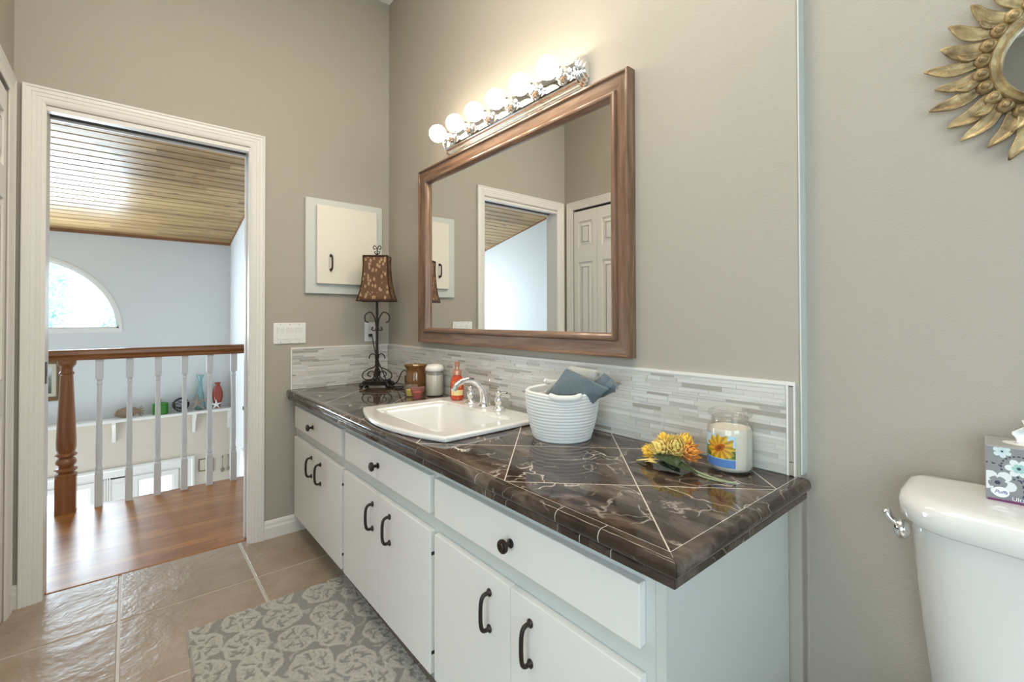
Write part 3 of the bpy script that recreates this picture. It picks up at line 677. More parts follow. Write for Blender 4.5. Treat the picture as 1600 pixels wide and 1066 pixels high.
# bullnose: profile (outward distance, z); pieces mitred at the corner
bn = [(.0005, .7695)] + [(.0165 + .0125 * math.sin(a), .7545 + .015 * math.cos(a)) for a in [PI * i / 10 for i in range(0, 11)]] + [(.0005, .7395)]
bn2 = [(0, .7385), (.0175, .7385), (.0195, .736), (.0195, .7235), (.0175, .7215), (0, .7215)]
def edge_strip(bm, prof, segs_f, segs_r):
    gap = .0011
    for (a, b) in zip(segs_f, segs_f[1:]):
        last = abs(b - 99) < 1e-6
        A = [bm.verts.new((a + gap, Y1 - d, z)) for d, z in prof]; Bv = [bm.verts.new(((X1 + d - .0006) if last else b - gap, Y1 - d, z)) for d, z in prof]; n = len(prof)
        for i in range(n): bm.faces.new((A[i], A[(i + 1) % n], Bv[(i + 1) % n], Bv[i]))
        bm.faces.new(A); bm.faces.new(Bv[::-1])
    for (a, b) in zip(segs_r, segs_r[1:]):
        first = abs(a + 99) < 1e-6
        A = [bm.verts.new((X1 + d, (Y1 - d + .0006) if first else a + gap, z)) for d, z in prof]; Bv = [bm.verts.new((X1 + d, b - gap, z)) for d, z in prof]; n = len(prof)
        for i in range(n): bm.faces.new((A[i], A[(i + 1) % n], Bv[(i + 1) % n], Bv[i]))
        bm.faces.new(A); bm.faces.new(Bv[::-1])
sf = [0.001] + [2.07 - .306 * k for k in range(6, 0, -1)] + [2.04, 2.15, 99]
obj('bullnose_edge', edge_strip(b_ := bmesh.new(), bn, sf, [-99, -.28, -.0005]) or b_, 'marble_edge', cn, smooth=35)
sf2 = [.001] + [2.10 - .306 * k for k in range(6, 0, -1)] + [2.097, 2.172, 99]
obj('lower_edge_band', edge_strip(b_ := bmesh.new(), bn2, sf2, [-99, -.31, -.0005]) or b_, 'marble_edge', cn)
obj('seam_grout', edge_strip(b_ := bmesh.new(), [(max(-.001, d - .0007), z - (.0006 if z > .755 else -.0004)) for d, z in bn], [.002, 99], [-99, -.001]) or edge_strip(b_, [(max(-.001, d - .0007), z + (.0006 if z < .73 else -.0004)) for d, z in bn2], [.002, 99], [-99, -.001]) or b_, 'grout', cn, smooth=35)
obj('edge_grout', B((.001, X1 + .012, Y1 - .012, Y1, .7225, .7688), (X1, X1 + .012, Y1, -.001, .7225, .7688), (.0012, X1 + .0165, Y1 - .0165, Y1, .7382, .7405), (X1, X1 + .0165, Y1, -.001, .7382, .7405), (.001, X1 + .0008, Y1 - .0008, Y1 + .0008, .76, .7693), (X1 - .0008, X1 + .0008, Y1 + .001, -.001, .76, .7693)), 'grout', cn)
# ---- mosaic backsplash
def mosaic(name, length, f, label, seed, rev=False):
    random.seed(seed); bm = bmesh.new(); LL = bm.loops.layers.float_color.new('Col')
    t = thing(name, label, 'backsplash', (0, 0, 0), group='mosaic backsplash panels')
    z = .7715; rows = []
    while z < .985:
        h_ = random.choice([.0060, .0065, .0085, .0100, .0115, .0125]); h_ = min(h_, .987 - z)
        if h_ < .005: break
        rows.append((z, h_)); z += h_ + .0016
    pal = [(.62, .60, .56), (.66, .64, .60), (.58, .57, .54), (.70, .69, .66), (.62, .60, .55), (.42, .40, .36), (.47, .46, .43), (.52, .51, .47), (.66, .66, .64), (.38, .35, .31)]
    wt = [5, 5, 4, 5, 3, 1.2, 1.4, 2, 3, .8]
    for (z, h_) in rows:
        u = -random.uniform(0, .06)
        while u < length:
            l_ = random.choice([.05, .08, .10, .13, .15]) * random.uniform(.85, 1.15); u1 = min(u + l_, length - .002); ua = max(u, .001)
            if u1 - ua > .004:
                c = random.choices(pal, wt if h_ > .007 else [3, 3, 3, 3, 3, 2.5, 2.5, 2.5, 2, 2])[0]; k = random.uniform(.95, 1.05); c = tuple(min(1, x * k) for x in c)
                d = random.uniform(.0072, .0086); n0 = len(bm.faces); v = [bm.verts.new(f(uu, dd, zz)) for uu in (ua, u1) for dd in (.003, d) for zz in (z, z + h_)]
                for q in ((0, 1, 3, 2), (4, 6, 7, 5), (0, 4, 5, 1), (2, 3, 7, 6), (0, 2, 6, 4), (1, 5, 7, 3)):
                    fc = bm.faces.new([v[i] for i in q])
                    for l in fc.loops: l[LL] = (*c, 1)
            u = u + l_ + .0016
    obj('mosaic_strips', bm, 'mosaic', t)
    def fb(bm, a, b, d0, d1, z0, z1):
        v = [bm.verts.new(f(uu, dd, zz)) for uu in (a, b) for dd in (d0, d1) for zz in (z0, z1)]
        for q in ((0, 1, 3, 2), (4, 6, 7, 5), (0, 4, 5, 1), (2, 3, 7, 6), (0, 2, 6, 4), (1, 5, 7, 3)): bm.faces.new([v[i] for i in q])
    bm = bmesh.new(); fb(bm, 0, length, .0005, .0064, .7695, .9885); obj('grout_bed', bm, 'grout', t)
    bm = bmesh.new(); fb(bm, 0, length + (.012 if length > 1 else .006), .0005, .0095, .9885, .997)
    if length > 1: fb(bm, length, length + .0045, .0005, .0095, .7695, .9885); fb(bm, length + .0155, length + .019, .0005, .0095, .7695, .9885); fb(bm, length + .012, length + .019, .0005, .0095, .9885, .997)
    else: fb(bm, length, length + .006, .0005, .0095, .7695, .9885)
    obj('edge_trim', bm, 'trim', t)
    if length > 1:
        bm = bmesh.new(); LL = bm.loops.layers.float_color.new('Col')
        for a, b in ((.7715, .802), (.804, .985)):
            box(bm, length + .005, length + .015, -.0088, -.0005, a, b, col=(.40, .385, .35))
        obj('end_liner', bm, 'mosaic', t)
mosaic('mosaic_backsplash', 2.258, lambda u, d, z: (u, -d, z), 'long grey and white strip mosaic backsplash under the mirror', 21)
mosaic('mosaic_backsplash', .556, lambda u, d, z: (d, -.0095 - u * (.5535 / .556), z), 'short strip mosaic backsplash on the wall below the light switches', 22)

# ---- sink
sk = thing('drop_in_sink', 'white drop-in sink with bowed front set in the marble countertop', 'sink', (1.15, -.29, .769))
def roundpoly(pts, r, n=6):
    out = []; N = len(pts)
    for i in range(N):
        p = Vector((*pts[i][:2], 0)); a = Vector((*pts[i - 1][:2], 0)); b = Vector((*pts[(i + 1) % N][:2], 0)); rr = pts[i][2] if len(pts[i]) > 2 else r
        da, db = (a - p).normalized(), (b - p).normalized(); d = min(rr, (a - p).length * .45, (b - p).length * .45)
        for k in range(n + 1):
            t = k / n; q = (p + da * d) * (1 - t) ** 2 + p * 2 * t * (1 - t) + (p + db * d) * t ** 2; out.append((q.x, q.y))
    return out
def radial(poly, N=144, c=(0, 0)):
    out = []
    for k in range(N):
        a = 2 * PI * k / N; dx, dy = math.cos(a), math.sin(a); best = None
        for i in range(len(poly)):
            x1, y1 = poly[i][0] - c[0], poly[i][1] - c[1]; x2, y2 = poly[(i + 1) % len(poly)][0] - c[0], poly[(i + 1) % len(poly)][1] - c[1]
            den = dx * (y2 - y1) - dy * (x2 - x1)
            if abs(den) < 1e-12: continue
            t = (x1 * (y2 - y1) - y1 * (x2 - x1)) / den; s_ = (x1 * dy - y1 * dx) / den
            if t > 0 and -1e-9 <= s_ <= 1 + 1e-9 and (best is None or t < best): best = t
        out.append((c[0] + dx * best, c[1] + dy * best))
    return out
arcf = [(-.325 + .65 * t, -.205 - .072 * (1 - (2 * t - 1) ** 2)) for t in [i / 10 for i in range(11)]]
outp = roundpoly([(.312, .232, .012), (-.312, .232, .012), (*arcf[0], .008)] + [(*p, .03) for p in arcf[1:-1]] + [(*arcf[-1], .008)], .02, 3)
def inset(P_, d, cx=0, cy=0):
    out = []
    for x, y in P_:
        v = Vector((x - cx, y - cy)); out.append((x - v.normalized().x * d, y - v.normalized().y * d))
    return out
bas = roundpoly([(.225, .115), (-.225, .115), (-.225, -.165), (.225, -.165)], .035, 5)
bas2 = roundpoly([(.250, .135), (-.250, .135), (-.250, -.190), (.250, -.190)], .03, 5)
bot = roundpoly([(.165, .075), (-.165, .075), (-.165, -.125), (.165, -.125)], .04, 5)
Oo = radial(outp)
loops = [(inset(Oo, .02), -.0), (inset(Oo, .006), .0005), (Oo, .004), (inset(Oo, -.001), .012), (inset(Oo, .001), .0165), (inset(Oo, .005), .0185), (inset(Oo, .020), .0180), (radial(bas2), .0175), (inset(radial(bas2), .004), .012), (inset(radial(bas), -.004), .0105), (radial(bas), .007), (inset(radial(bas), .008), -.004), (inset(radial(bot), -.014), -.105), (radial(bot), -.120), (inset(radial(bot), .03), -.127)]
bm = bmesh.new(); rings = [[bm.verts.new((x, y, z)) for x, y in P_] for P_, z in loops]
for a, b in zip(rings, rings[1:]):
    for i in range(len(a)): j = (i + 1) % len(a); bm.faces.new((a[i], a[j], b[j], b[i]))
bm.faces.new(rings[-1])
obj('basin', bm, 'porcelain', sk, smooth=50)
obj('drain', L([(0, -.1265), (.024, -.1265), (.026, -.125), (.022, -.1235), (.016, -.1245), (0, -.1225)], 24), 'chrome', sk, smooth=True)
# ---- faucet
FZ0 = .7875
fc = thing('faucet', 'chrome widespread faucet with arched spout and two lever handles', 'faucet', (1.152, -.112, FZ0))
pts = sm([(0, 0, .012), (0, -.004, .05), (0, -.02, .085), (0, -.055, .112), (0, -.095, .118), (0, -.130, .105), (0, -.150, .082)], 6)
bm = T(pts, [.017 - .006 * min(1, i / 12) for i in range(len(pts))], 14); lathe(bm, [(0, 0), (.026, 0), (.027, .004), (.023, .009), (.018, .016), (.0165, .024), (0, .024)], 24)
obj('spout', bm, 'chrome', fc, smooth=True)
obj('lift_rod', tube(T([(0, .030, 0), (0, .030, .105)], .0025, 8), [(0, .030, .10), (0, .030, .106), (0, .030, .112)], [.003, .006, .002], 10), 'chrome', fc, smooth=True)
for sx in (-1, 1):
    bm = L([(0, 0), (.025, 0), (.026, .004), (.022, .009), (.013, .016), (.012, .024), (.016, .034), (.018, .044), (.013, .054), (.010, .060), (.013, .066), (.013, .074), (.006, .079), (0, .080)], 20)
    tube(bm, sm([(0, 0, .070), (sx * .02, -.004, .073), (sx * .045, -.008, .080), (sx * .062, -.01, .078)], 4), [.006, .006, .0055, .005, .005, .005, .005, .005, .005, .006, .006, .006, .005], 10, flat=.7)
    obj('lever_handle', bm, 'chrome', fc, loc=(sx * .098, .001, 0), smooth=True)

# ---- soap bottle
t = thing('soap_dispenser', 'orange foaming soap bottle with copper coloured pump on the sink deck', 'soap dispenser', (.93, -.100, FZ0), math.radians(57))
obj('bottle', L([(0, 0), (.026, 0), (.031, .005), (.031, .075), (.028, .092), (.018, .108), (.0175, .112), (0, .112)], 28), 'glass_soap', t, smooth=35)
bm = bmesh.new(); s0 = -70
for k in range(10):
    a0, a1 = math.radians(-145 + k * 11), math.radians(-145 + (k + 1) * 11)
    bm.faces.new([bm.verts.new((.0316 * math.cos(a), .0316 * math.sin(a), z)) for a, z in ((a0, .022), (a1, .022), (a1, .046), (a0, .046))])
obj('label_band', bm, 'label_yellow', t)
bm = bmesh.new()
for (a, z, s_) in ((-95, .066, .014), (-110, .055, .012), (-75, .075, .012), (-60, .060, .010), (-120, .078, .010)):
    a = math.radians(a); cx, cy = .0318 * math.cos(a), .0318 * math.sin(a); tx, ty = -math.sin(a), math.cos(a)
    bm.faces.new([bm.verts.new((cx + tx * u * s_, cy + ty * u * s_, z + v * s_)) for u, v in ((-.45, -.8), (.1, -.3), (.5, .9), (-.3, .4))])
obj('leaf_print', bm, 'soap_label', t)
bm = L([(0, .1125), (.020, .1125), (.0205, .128), (.018, .134), (.010, .136), (.009, .150), (.012, .152), (.0125, .165), (.010, .170), (0, .171)], 24); tube(bm, [(0, 0, .163), (0, -.015, .165), (0, -.034, .161)], [.008, .007, .005], 10)
obj('pump', bm, 'copper', t, smooth=35)
# ---- white candle jar
t = thing('candle_jar', 'cream candle in a tall clear jar with a domed white lid', 'candle', (.672, -.066, .7692))
obj('glass_jar', L([(0, 0), (.040, 0), (.045, .006), (.045, .112), (.041, .122), (.038, .124), (.038, .121), (.0425, .111), (.0425, .008), (0, .004)], 28), 'jar_glass', t, smooth=True)
obj('candle_wax', L([(0, .005), (.041, .005), (.042, .01), (.042, .104), (0, .104)], 28), 'wax_cream', t, smooth=35)
obj('lid', L([(0, .124), (.044, .1245), (.046, .130), (.045, .142), (.038, .151), (.02, .156), (0, .157)], 28), 'lid_white', t, smooth=35)
# ---- amber crackle jar
t = thing('amber_glass_vase', 'amber mottled glass pot with a ruffled rim near the lamp', 'vase', (.500, -.080, .7692))
obj('glass_pot', L([(0, 0), (.040, 0), (.047, .008), (.053, .04), (.053, .075), (.048, .10), (.046, .118), (.054, .132), (.060, .140), (.057, .141), (.050, .132), (.043, .118), (.045, .10), (.050, .075), (.050, .04), (.044, .01), (0, .006)], 40, wob=lambda q, z: 1 + (.035 * math.sin(q * 2 * PI * 9) if z > .125 else .01 * math.sin(q * 2 * PI * 5 + z * 90))), 'amber_glass', t, smooth=True)
# ---- tea lights
for (x, y, wx, lab) in ((.648 - .025, -.185 + .012, 'wax_yellow', 'small flared glass votive holding a yellow candle'), (.715, -.185, 'wax_red', 'small pink flared glass votive holding a red candle')):
    t = thing('votive_candle', lab, 'candle', (x, y, .7692), group='small votives beside the sink')
    fl = [(0, 0), (.021, 0), (.023, .004), (.026, .028), (.034, .052), (.035, .056), (.033, .055), (.0235, .028), (.021, .006), (0, .004)]
    obj('glass_cup', L(fl, 24, wob=lambda q, z: 1 + (.05 * math.cos(q * 2 * PI * 4) if z > .04 else 0)), 'jar_glass' if wx == 'wax_yellow' else 'pink_glass', t, smooth=True)
    obj('candle_wax', L([(0, .005), (.0205, .005), (.024, .034), (0, .035)], 20), wx, t, smooth=35)
# ---- table lamp
lp = thing('table_lamp', 'wrought iron scroll lamp with brown leaf print shade in the corner', 'lamp', (.205, -.165, .7692), math.radians(52))
obj('base', B((-.068, .068, -.052, .052, .030, .036), (-.058, .058, -.044, .044, .020, .030), (-.066, .066, -.050, .050, .013, .021)), 'iron', lp, bevel=.002)
for sx in (-1, 1):
    for sy in (-1, 1):
        bm = bmesh.new(); sphere(bm, (sx * .072, sy * .052, .0125), .0125, 12, 1.1, 1, 1); tube(bm, [(sx * .05, sy * .036, .02), (sx * .062, sy * .045, .022), (sx * .074, sy * .054, .012)], [.008, .011, .008], 8); obj('foot', bm, 'iron', lp, smooth=True)
obj('pole', tube(L([(0, .034), (.020, .036), (.016, .043), (.010, .047), (.0095, .052), (0, .052)], 16), [(0, 0, .045), (0, 0, .2), (0, 0, .255), (0, 0, .49)], [.0085, .0085, .0075, .0065], 10), 'iron', lp, smooth=35)
bm = bmesh.new()
def spiral(c, r0, r1, a0, a1, n=22): return [(c[0] + (r0 + (r1 - r0) * i / n) * math.cos(a0 + (a1 - a0) * i / n), 0, c[1] + (r0 + (r1 - r0) * i / n) * math.sin(a0 + (a1 - a0) * i / n)) for i in range(n + 1)]
def scr(pts2, rotz, par, name):
    q = Matrix.Rotation(rotz, 3, 'Z'); obj(name, T([q @ Vector(p) for p in pts2], .0032, 7), 'iron', par, smooth=True)
for rz_ in (0, PI, PI / 2, -PI / 2):
    k = 1 if abs(abs(rz_) - PI / 2) > .1 else .8
    low = sm([(.008, 0, .150), (.012, 0, .115), (.050 * k, 0, .098), (.078 * k, 0, .078), (.080 * k, 0, .052), (.055 * k, 0, .038), (.025, 0, .046), (.012, 0, .072), (.028 * k, 0, .088), (.048 * k, 0, .080), (.050 * k, 0, .064), (.034, 0, .058)], 5)
    scr(low, rz_, lp, 'lower_scroll')
    mid_ = sm([(.006, 0, .150), (.008, 0, .175), (.024 * k, 0, .186), (.040 * k, 0, .176), (.044 * k, 0, .158)], 5); scr(mid_, rz_, lp, 'middle_scroll')
    upp = sm([(.006, 0, .335), (.010, 0, .318), (.030 * k, 0, .322), (.022 * k, 0, .338)], 5); scr(upp, rz_, lp, 'small_scroll')
    if k == 1:
        hi = sm([(.006, 0, .34), (.012, 0, .385), (.036, 0, .420), (.066, 0, .405), (.066, 0, .372), (.048, 0, .362)], 6); scr(hi, rz_, lp, 'upper_scroll')
# shade: rectangular bell
def sq_loop(w_, d_, z): return [(-w_, -d_, z), (w_, -d_, z), (w_, d_, z), (-w_, d_, z)]
zz = [.485, .51, .54, .58, .63, .68, .735]; ww = [.097, .088, .080, .073, .068, .065, .066]
bm = bmesh.new(); R_ = []
for z, w_ in zip(zz, ww):
    d_ = w_ * .62; lo = []
    cs = sq_loop(w_, d_, z)
    for i in range(4):
        a, b = Vector(cs[i]), Vector(cs[(i + 1) % 4])
        for q in range(6): lo.append(bm.verts.new(a.lerp(b, q / 6)))
    R_.append(lo)
for a, b in zip(R_, R_[1:]):
    for i in range(24): bm.faces.new((a[i], a[(i + 1) % 24], b[(i + 1) % 24], b[i]))
so = obj('lamp_shade', bm, 'shade', lp, smooth=35); md = so.modifiers.new('s', 'SOLIDIFY'); md.thickness = .002
bm = bmesh.new()
for z, w_ in ((zz[0], ww[0]), (zz[-1], ww[-1])): tube(bm, [Vector(p) for p in sq_loop(w_ + .001, w_ * .62 + .001, z)], .0042, 8, closed=True)
for sx in (-1, 1):
    for sy in (-1, 1): tube(bm, [(sx * (w_ + .001), sy * (w_ * .62 + .001), z) for z, w_ in zip(zz, ww)], .0034, 8)
obj('shade_braid', bm, 'shade_trim', lp, smooth=True)
bm = bmesh.new(); tube(bm, [(0, 0, .72), (0, 0, .775)], .003, 8); sphere(bm, (0, 0, .745), .008, 12)
for s_ in (-1, 1):
    tube(bm, [Vector(p) for p in sm([(0, 0, .752), (s_ * .010, 0, .752), (s_ * .014, 0, .762), (s_ * .006, 0, .764)], 4)], .0024, 6)
    tube(bm, [Vector(p) for p in sm([(0, 0, .76), (s_ * .003, 0, .785), (s_ * .014, 0, .797), (s_ * .022, 0, .787), (s_ * .016, 0, .776), (s_ * .009, 0, .782)], 5)], .0024, 6)
obj('finial', bm, 'iron', lp, smooth=True)
cd = sm([(.024, -.1265, 1.052), (.05, -.128, 1.045), (.075, -.13, 1.0), (.13, -.135, .93), (.17, -.12, .86), (.20, -.10, .79), (.235, -.085, .775), (.27, -.07, .80), (.275, -.05, .845), (.31, -.045, .862), (.35, -.05, .835), (.365, -.06, .79), (.33, -.085, .775), (.28, -.11, .774), (.33, -.13, .775), (.39, -.11, .775), (.40, -.06, .80), (.38, -.05, .775), (.30, -.05, .7745)], 6)
pc = thing('power_cord', 'black lamp cord looped behind the lamp from the wall outlet', 'cord', (0, 0, 0))
obj('cord', T(cd, .0032, 8), 'cord', pc, smooth=True)
obj('plug', B((.008, .032, -.136, -.117, 1.045, 1.062)), 'black', pc, bevel=.003)
obj('cord_switch', B((.36, .385, -.074, -.062, .8, .84)), 'black', pc, bevel=.003)
# ---- outlet and switches
ot = thing('wall_outlet', 'white duplex outlet above the backsplash behind the lamp', 'outlet', (0, -.1215, 1.075))
obj('cover_plate', B((.0005, .006, -.035, .035, -.0575, .0575)), 'plastic', ot, bevel=.002)
for dz in (-.021, .021):
    r_ = obj('receptacle', B((.006, .0085, -.017, .017, dz - .0145, dz + .0145)), 'plastic', ot, bevel=.003)
    obj('slot', B((.0085, .0089, -.008, -.006, dz - .002, dz + .007), (.0085, .0089, .006, .008, dz - .002, dz + .006), (.0085, .0089, -.002, .002, dz - .010, dz - .006)), 'black', r_)
sw = thing('light_switch_plate', 'white triple rocker switch plate beside the doorway', 'light switch', (0, -.5725, 1.0755))
obj('cover_plate', B((.0005, .006, -.0815, .0815, -.056, .056)), 'plastic', sw, bevel=.002)
for dy in (-.046, 0, .046):
    bm = bmesh.new(); prism(bm, [(.006, -.033), (.0085, -.033), (.0075, 0), (.0115, .033), (.006, .033)], dy - .0165, dy + .0165, lambda u, v, h: (u, h, v)); obj('rocker', bm, 'plastic', sw)
    for z in (-.048, .048): obj('screw', L([(0, .0), (.0028, 0), (.0022, .001), (0, .001)], 10), 'chrome', sw, loc=(.006, dy, z)).rotation_euler = (0, PI / 2, 0)
# ---- medicine cabinet
mc = thing('medicine_cabinet', 'recessed white medicine cabinet with pale frame on the corner wall', 'cabinet', (0, -.275, 1.5625))
obj('frame', mitre_frame(bmesh.new(), -.223, .223, -.268, .268, [(0, 0), (0, .016), (.003, .019), (.085, .019), (.085, 0)], lambda u, v, h: (.0005 + h, u, v)), 'frame_grey', mc)
d = obj('door', B((.0215, .040, -.167, .180, -.2115, .2285)), 'med_door', mc, bevel=.002)
obj('back_panel', B((.001, .010, -.14, .14, -.185, .185)), 'frame_grey', mc)
P_ = sm([(0, 0, .040), (.016, 0, .039), (.024, 0, .028), (.026, 0, 0), (.024, 0, -.028), (.016, 0, -.039), (0, 0, -.040)], 5)
bm = T(P_, .0048, 8)
for z in (-.040, .040): sphere(bm, (.002, 0, z), .008, 12, .5, 1, 1.2)
obj('handle', bm, 'bronze', d, loc=(.040, -.092, -.0925), smooth=True)
# ---- wall mirror
WX0, WX1, WZ0, WZ1 = .450, 1.819, 1.026, 1.951
mr = thing('framed_mirror', 'large wall mirror in a wide bronze-brown wood frame above the sink', 'mirror', (0, 0, 0))
mp_ = [(0, .0005), (0, .036), (.002, .040), (.007, .041), (.010, .039), (.011, .033), (.013, .032), (.042, .0285), (.050, .0265), (.053, .025), (.054, .031), (.057, .0355), (.063, .0375), (.069, .036), (.074, .031), (.078, .023), (.079, .015), (.079, .0005)]
bm = mitre_frame(bmesh.new(), WX0, WX1, WZ0, WZ1, mp_, lambda u, v, h: (u, -h, v), mats=True)
obj('mirror_frame', bm, ['frame_h', 'frame_v'], mr, smooth=30)
bm = bmesh.new(); a = [(.448 + .094, WZ0 + .09), (1.821 - .094, WZ0 + .09), (1.821 - .094, WZ1 - .09), (.448 + .094, WZ1 - .09)]
box(bm, WX0 + .076, WX1 - .076, -.014, -.004, WZ0 + .076, WZ1 - .076); obj('mirror_glass', bm, 'mirror', mr)
# ---- vanity light
vl = thing('vanity_light_bar', 'chrome vanity light bar with six glowing globe bulbs', 'light fixture', (0, 0, 2.030))
hp = [(0, -.052), (.008, -.052), (.010, -.047), (.018, -.045), (.020, -.040), (.028, -.037), (.030, -.032), (.036, -.028), (.037, -.010), (.0375, 0), (.037, .010), (.036, .028), (.030, .032), (.028, .037), (.020, .040), (.018, .045), (.010, .047), (.008, .052), (0, .052)]
bm = bmesh.new(); prism(bm, hp, .730, 1.612, lambda u, v, h: (h, -.0005 - u, v)); obj('back_bar', bm, 'chrome', vl, smooth=25)
for (a, sg) in ((.7305, -1), (1.6115, 1)):
    n_ = 20; bm = bmesh.new()
    for (k0, k1, rr_) in ((-.006, .003, .060), (.003, .009, .053), (.009, .016, .043), (.016, .021, .030)):
        prism(bm, [(rr_ * math.cos(-PI / 2 + PI * i / n_) * .95, rr_ * math.sin(-PI / 2 + PI * i / n_)) for i in range(n_ + 1)], a + sg * k0, a + sg * k1, lambda u, v, h: (h, -.0008 - u, v))
    obj('end_cap', bm, 'chrome', vl, smooth=30, bevel=.0012)
bxs = [.800, .949, 1.098, 1.247, 1.396, 1.545]
for i, bx in enumerate(bxs):
    s_ = obj('socket', L([(0, 0), (.033, 0), (.034, .003), (.028, .007), (.0235, .012), (.0225, .030), (.024, .032), (.022, .036), (0, .036)], 24), 'chrome', vl, smooth=True); s_.location = (bx, -.0375, 0); s_.rotation_euler = (PI / 2, 0, 0)
    b_ = obj('bulb', L([(0, .0), (.012, .0), (.014, .006)] + [(.0395 * math.sin(a), .050 - .0395 * math.cos(a)) for a in [math.radians(22 + 158 * k / 18) for k in range(19)]][:-1] + [(0, .0895)], 28), 'bulb', vl, smooth=True); b_.location = (bx, -.0737, 0); b_.rotation_euler = (PI / 2, 0, 0)
# ---- rope basket with towels
bk = thing('rope_basket', 'white coiled cotton rope basket holding folded washcloths', 'basket', (1.645, -.160, .7692))
prof = [(0, 0), (.088, 0)]; nz = 15; rb = .0047
outer = []
for k in range(nz):
    t_ = k / (nz - 1); r_ = .094 + .026 * math.sin(t_ * PI / 2) ** .9; z_ = .005 + k * .0098
    for a in (-60, -20, 20, 60): outer.append((r_ + rb * math.cos(math.radians(a)) - rb, z_ + .0049 * math.sin(math.radians(a)) / math.sin(math.radians(80))))
top_z = outer[-1][1]
rt_ = outer[-1][0]
prof += outer + [(rt_ + .001, top_z + .004), (rt_ - .004, top_z + .009), (rt_ - .010, top_z + .004), (rt_ - .011, top_z - .004)]
prof += [(p[0] - .011, p[1]) for p in outer[::-4]] + [(.082, .010), (0, .010)]
def dip(bm):
    for v in bm.verts:
        if v.co.z > .10:
            a = math.atan2(v.co.y, v.co.x); f_ = (v.co.z - .10) / .05
            for ac, am in ((math.radians(-40), -.012), (math.radians(140), .006)):
                d = (a - ac + PI) % (2 * PI) - PI; v.co.z += am * f_ * math.exp(-(d / .42) ** 2)
    return bm
bo = obj('basket_body', dip(L(prof, 72)), 'rope', bk, smooth=True)
for ac, zz_ in ((math.radians(-40), .146), (math.radians(140), .163)):
    P_ = []
    for k in range(15):
        q = (k - 7) / 7; a = ac + q * .44; rr_ = rt_ - .001 - .003 * abs(q) ** 3; P_.append((rr_ * math.cos(a), rr_ * math.sin(a), zz_ - .004 + .010 * abs(q) ** 4))
    obj('handle', T(P_, [.006] + [.0098] * 13 + [.006], 14), 'rope', bk, smooth=True)
def cloth(name, corners, mat_, label, th=.012, bulge=.012, seed=1, wave=.004, n=16):
    """folded cloth: grid between 4 world corners, solidified"""
    random.seed(seed); a, b, c, d_ = [Vector(p) for p in corners]; o3 = (a + b + c + d_) / 4
    nrm = (b - a).cross(d_ - a).normalized(); bm = bmesh.new(); G = []
    for i in range(n + 1):
        row = []
        for j in range(n + 1):
            u, v = i / n, j / n; p = a.lerp(b, u).lerp(d_.lerp(c, u), v)
            p = p + nrm * (bulge * math.sin(PI * u) * math.sin(PI * v) + wave * noise.noise(Vector((u * 3, v * 3, seed)))) - o3; row.append(bm.verts.new(p))
        G.append(row)
    for i in range(n):
        for j in range(n): bm.faces.new((G[i][j], G[i + 1][j], G[i + 1][j + 1], G[i][j + 1]))
    o = obj(name, bm, mat_, None, loc=o3, smooth=True); s_ = o.modifiers.new('s', 'SOLIDIFY'); s_.thickness = th; s_.offset = 0
    b_ = o.modifiers.new('b', 'BEVEL'); b_.width = th * .42; b_.segments = 3; b_.limit_method = 'ANGLE'; b_.angle_limit = math.radians(50)
    return setp(o, label, 'towel', 'washcloths in the rope basket')
cloth('washcloth', [(1.600, -.200, .872), (1.742, -.135, .880), (1.832, -.155, .944), (1.672, -.165, .992)], 'towel_blue', 'slate blue folded washcloth standing up in the rope basket', .016, .016, 3, .008)
cloth('washcloth', [(1.715, -.120, .915), (1.755, -.100, .912), (1.836, -.115, .950), (1.785, -.105, .978)], 'towel_blue', 'second slate blue washcloth folded behind the first in the basket', .022, .02, 5, .006)
cloth('washcloth', [(1.590, -.178, .872), (1.712, -.118, .872), (1.768, -.125, .990), (1.672, -.150, 1.0)], 'towel_white', 'cream washcloth standing just behind the blue ones in the basket', .010, .008, 7, .006)
cloth('washcloth', [(1.560, -.205, .868), (1.625, -.095, .866), (1.655, -.135, .955), (1.628, -.175, .950)], 'towel_white', 'cream washcloth slumped at the left side of the basket', .016, .012, 9, .010)
cloth('washcloth', [(1.548, -.190, .893), (1.60, -.08, .893), (1.66, -.08, .902), (1.62, -.215, .884)], 'towel_white', 'cream washcloth lying flat near the basket rim', .018, .010, 12, .012)
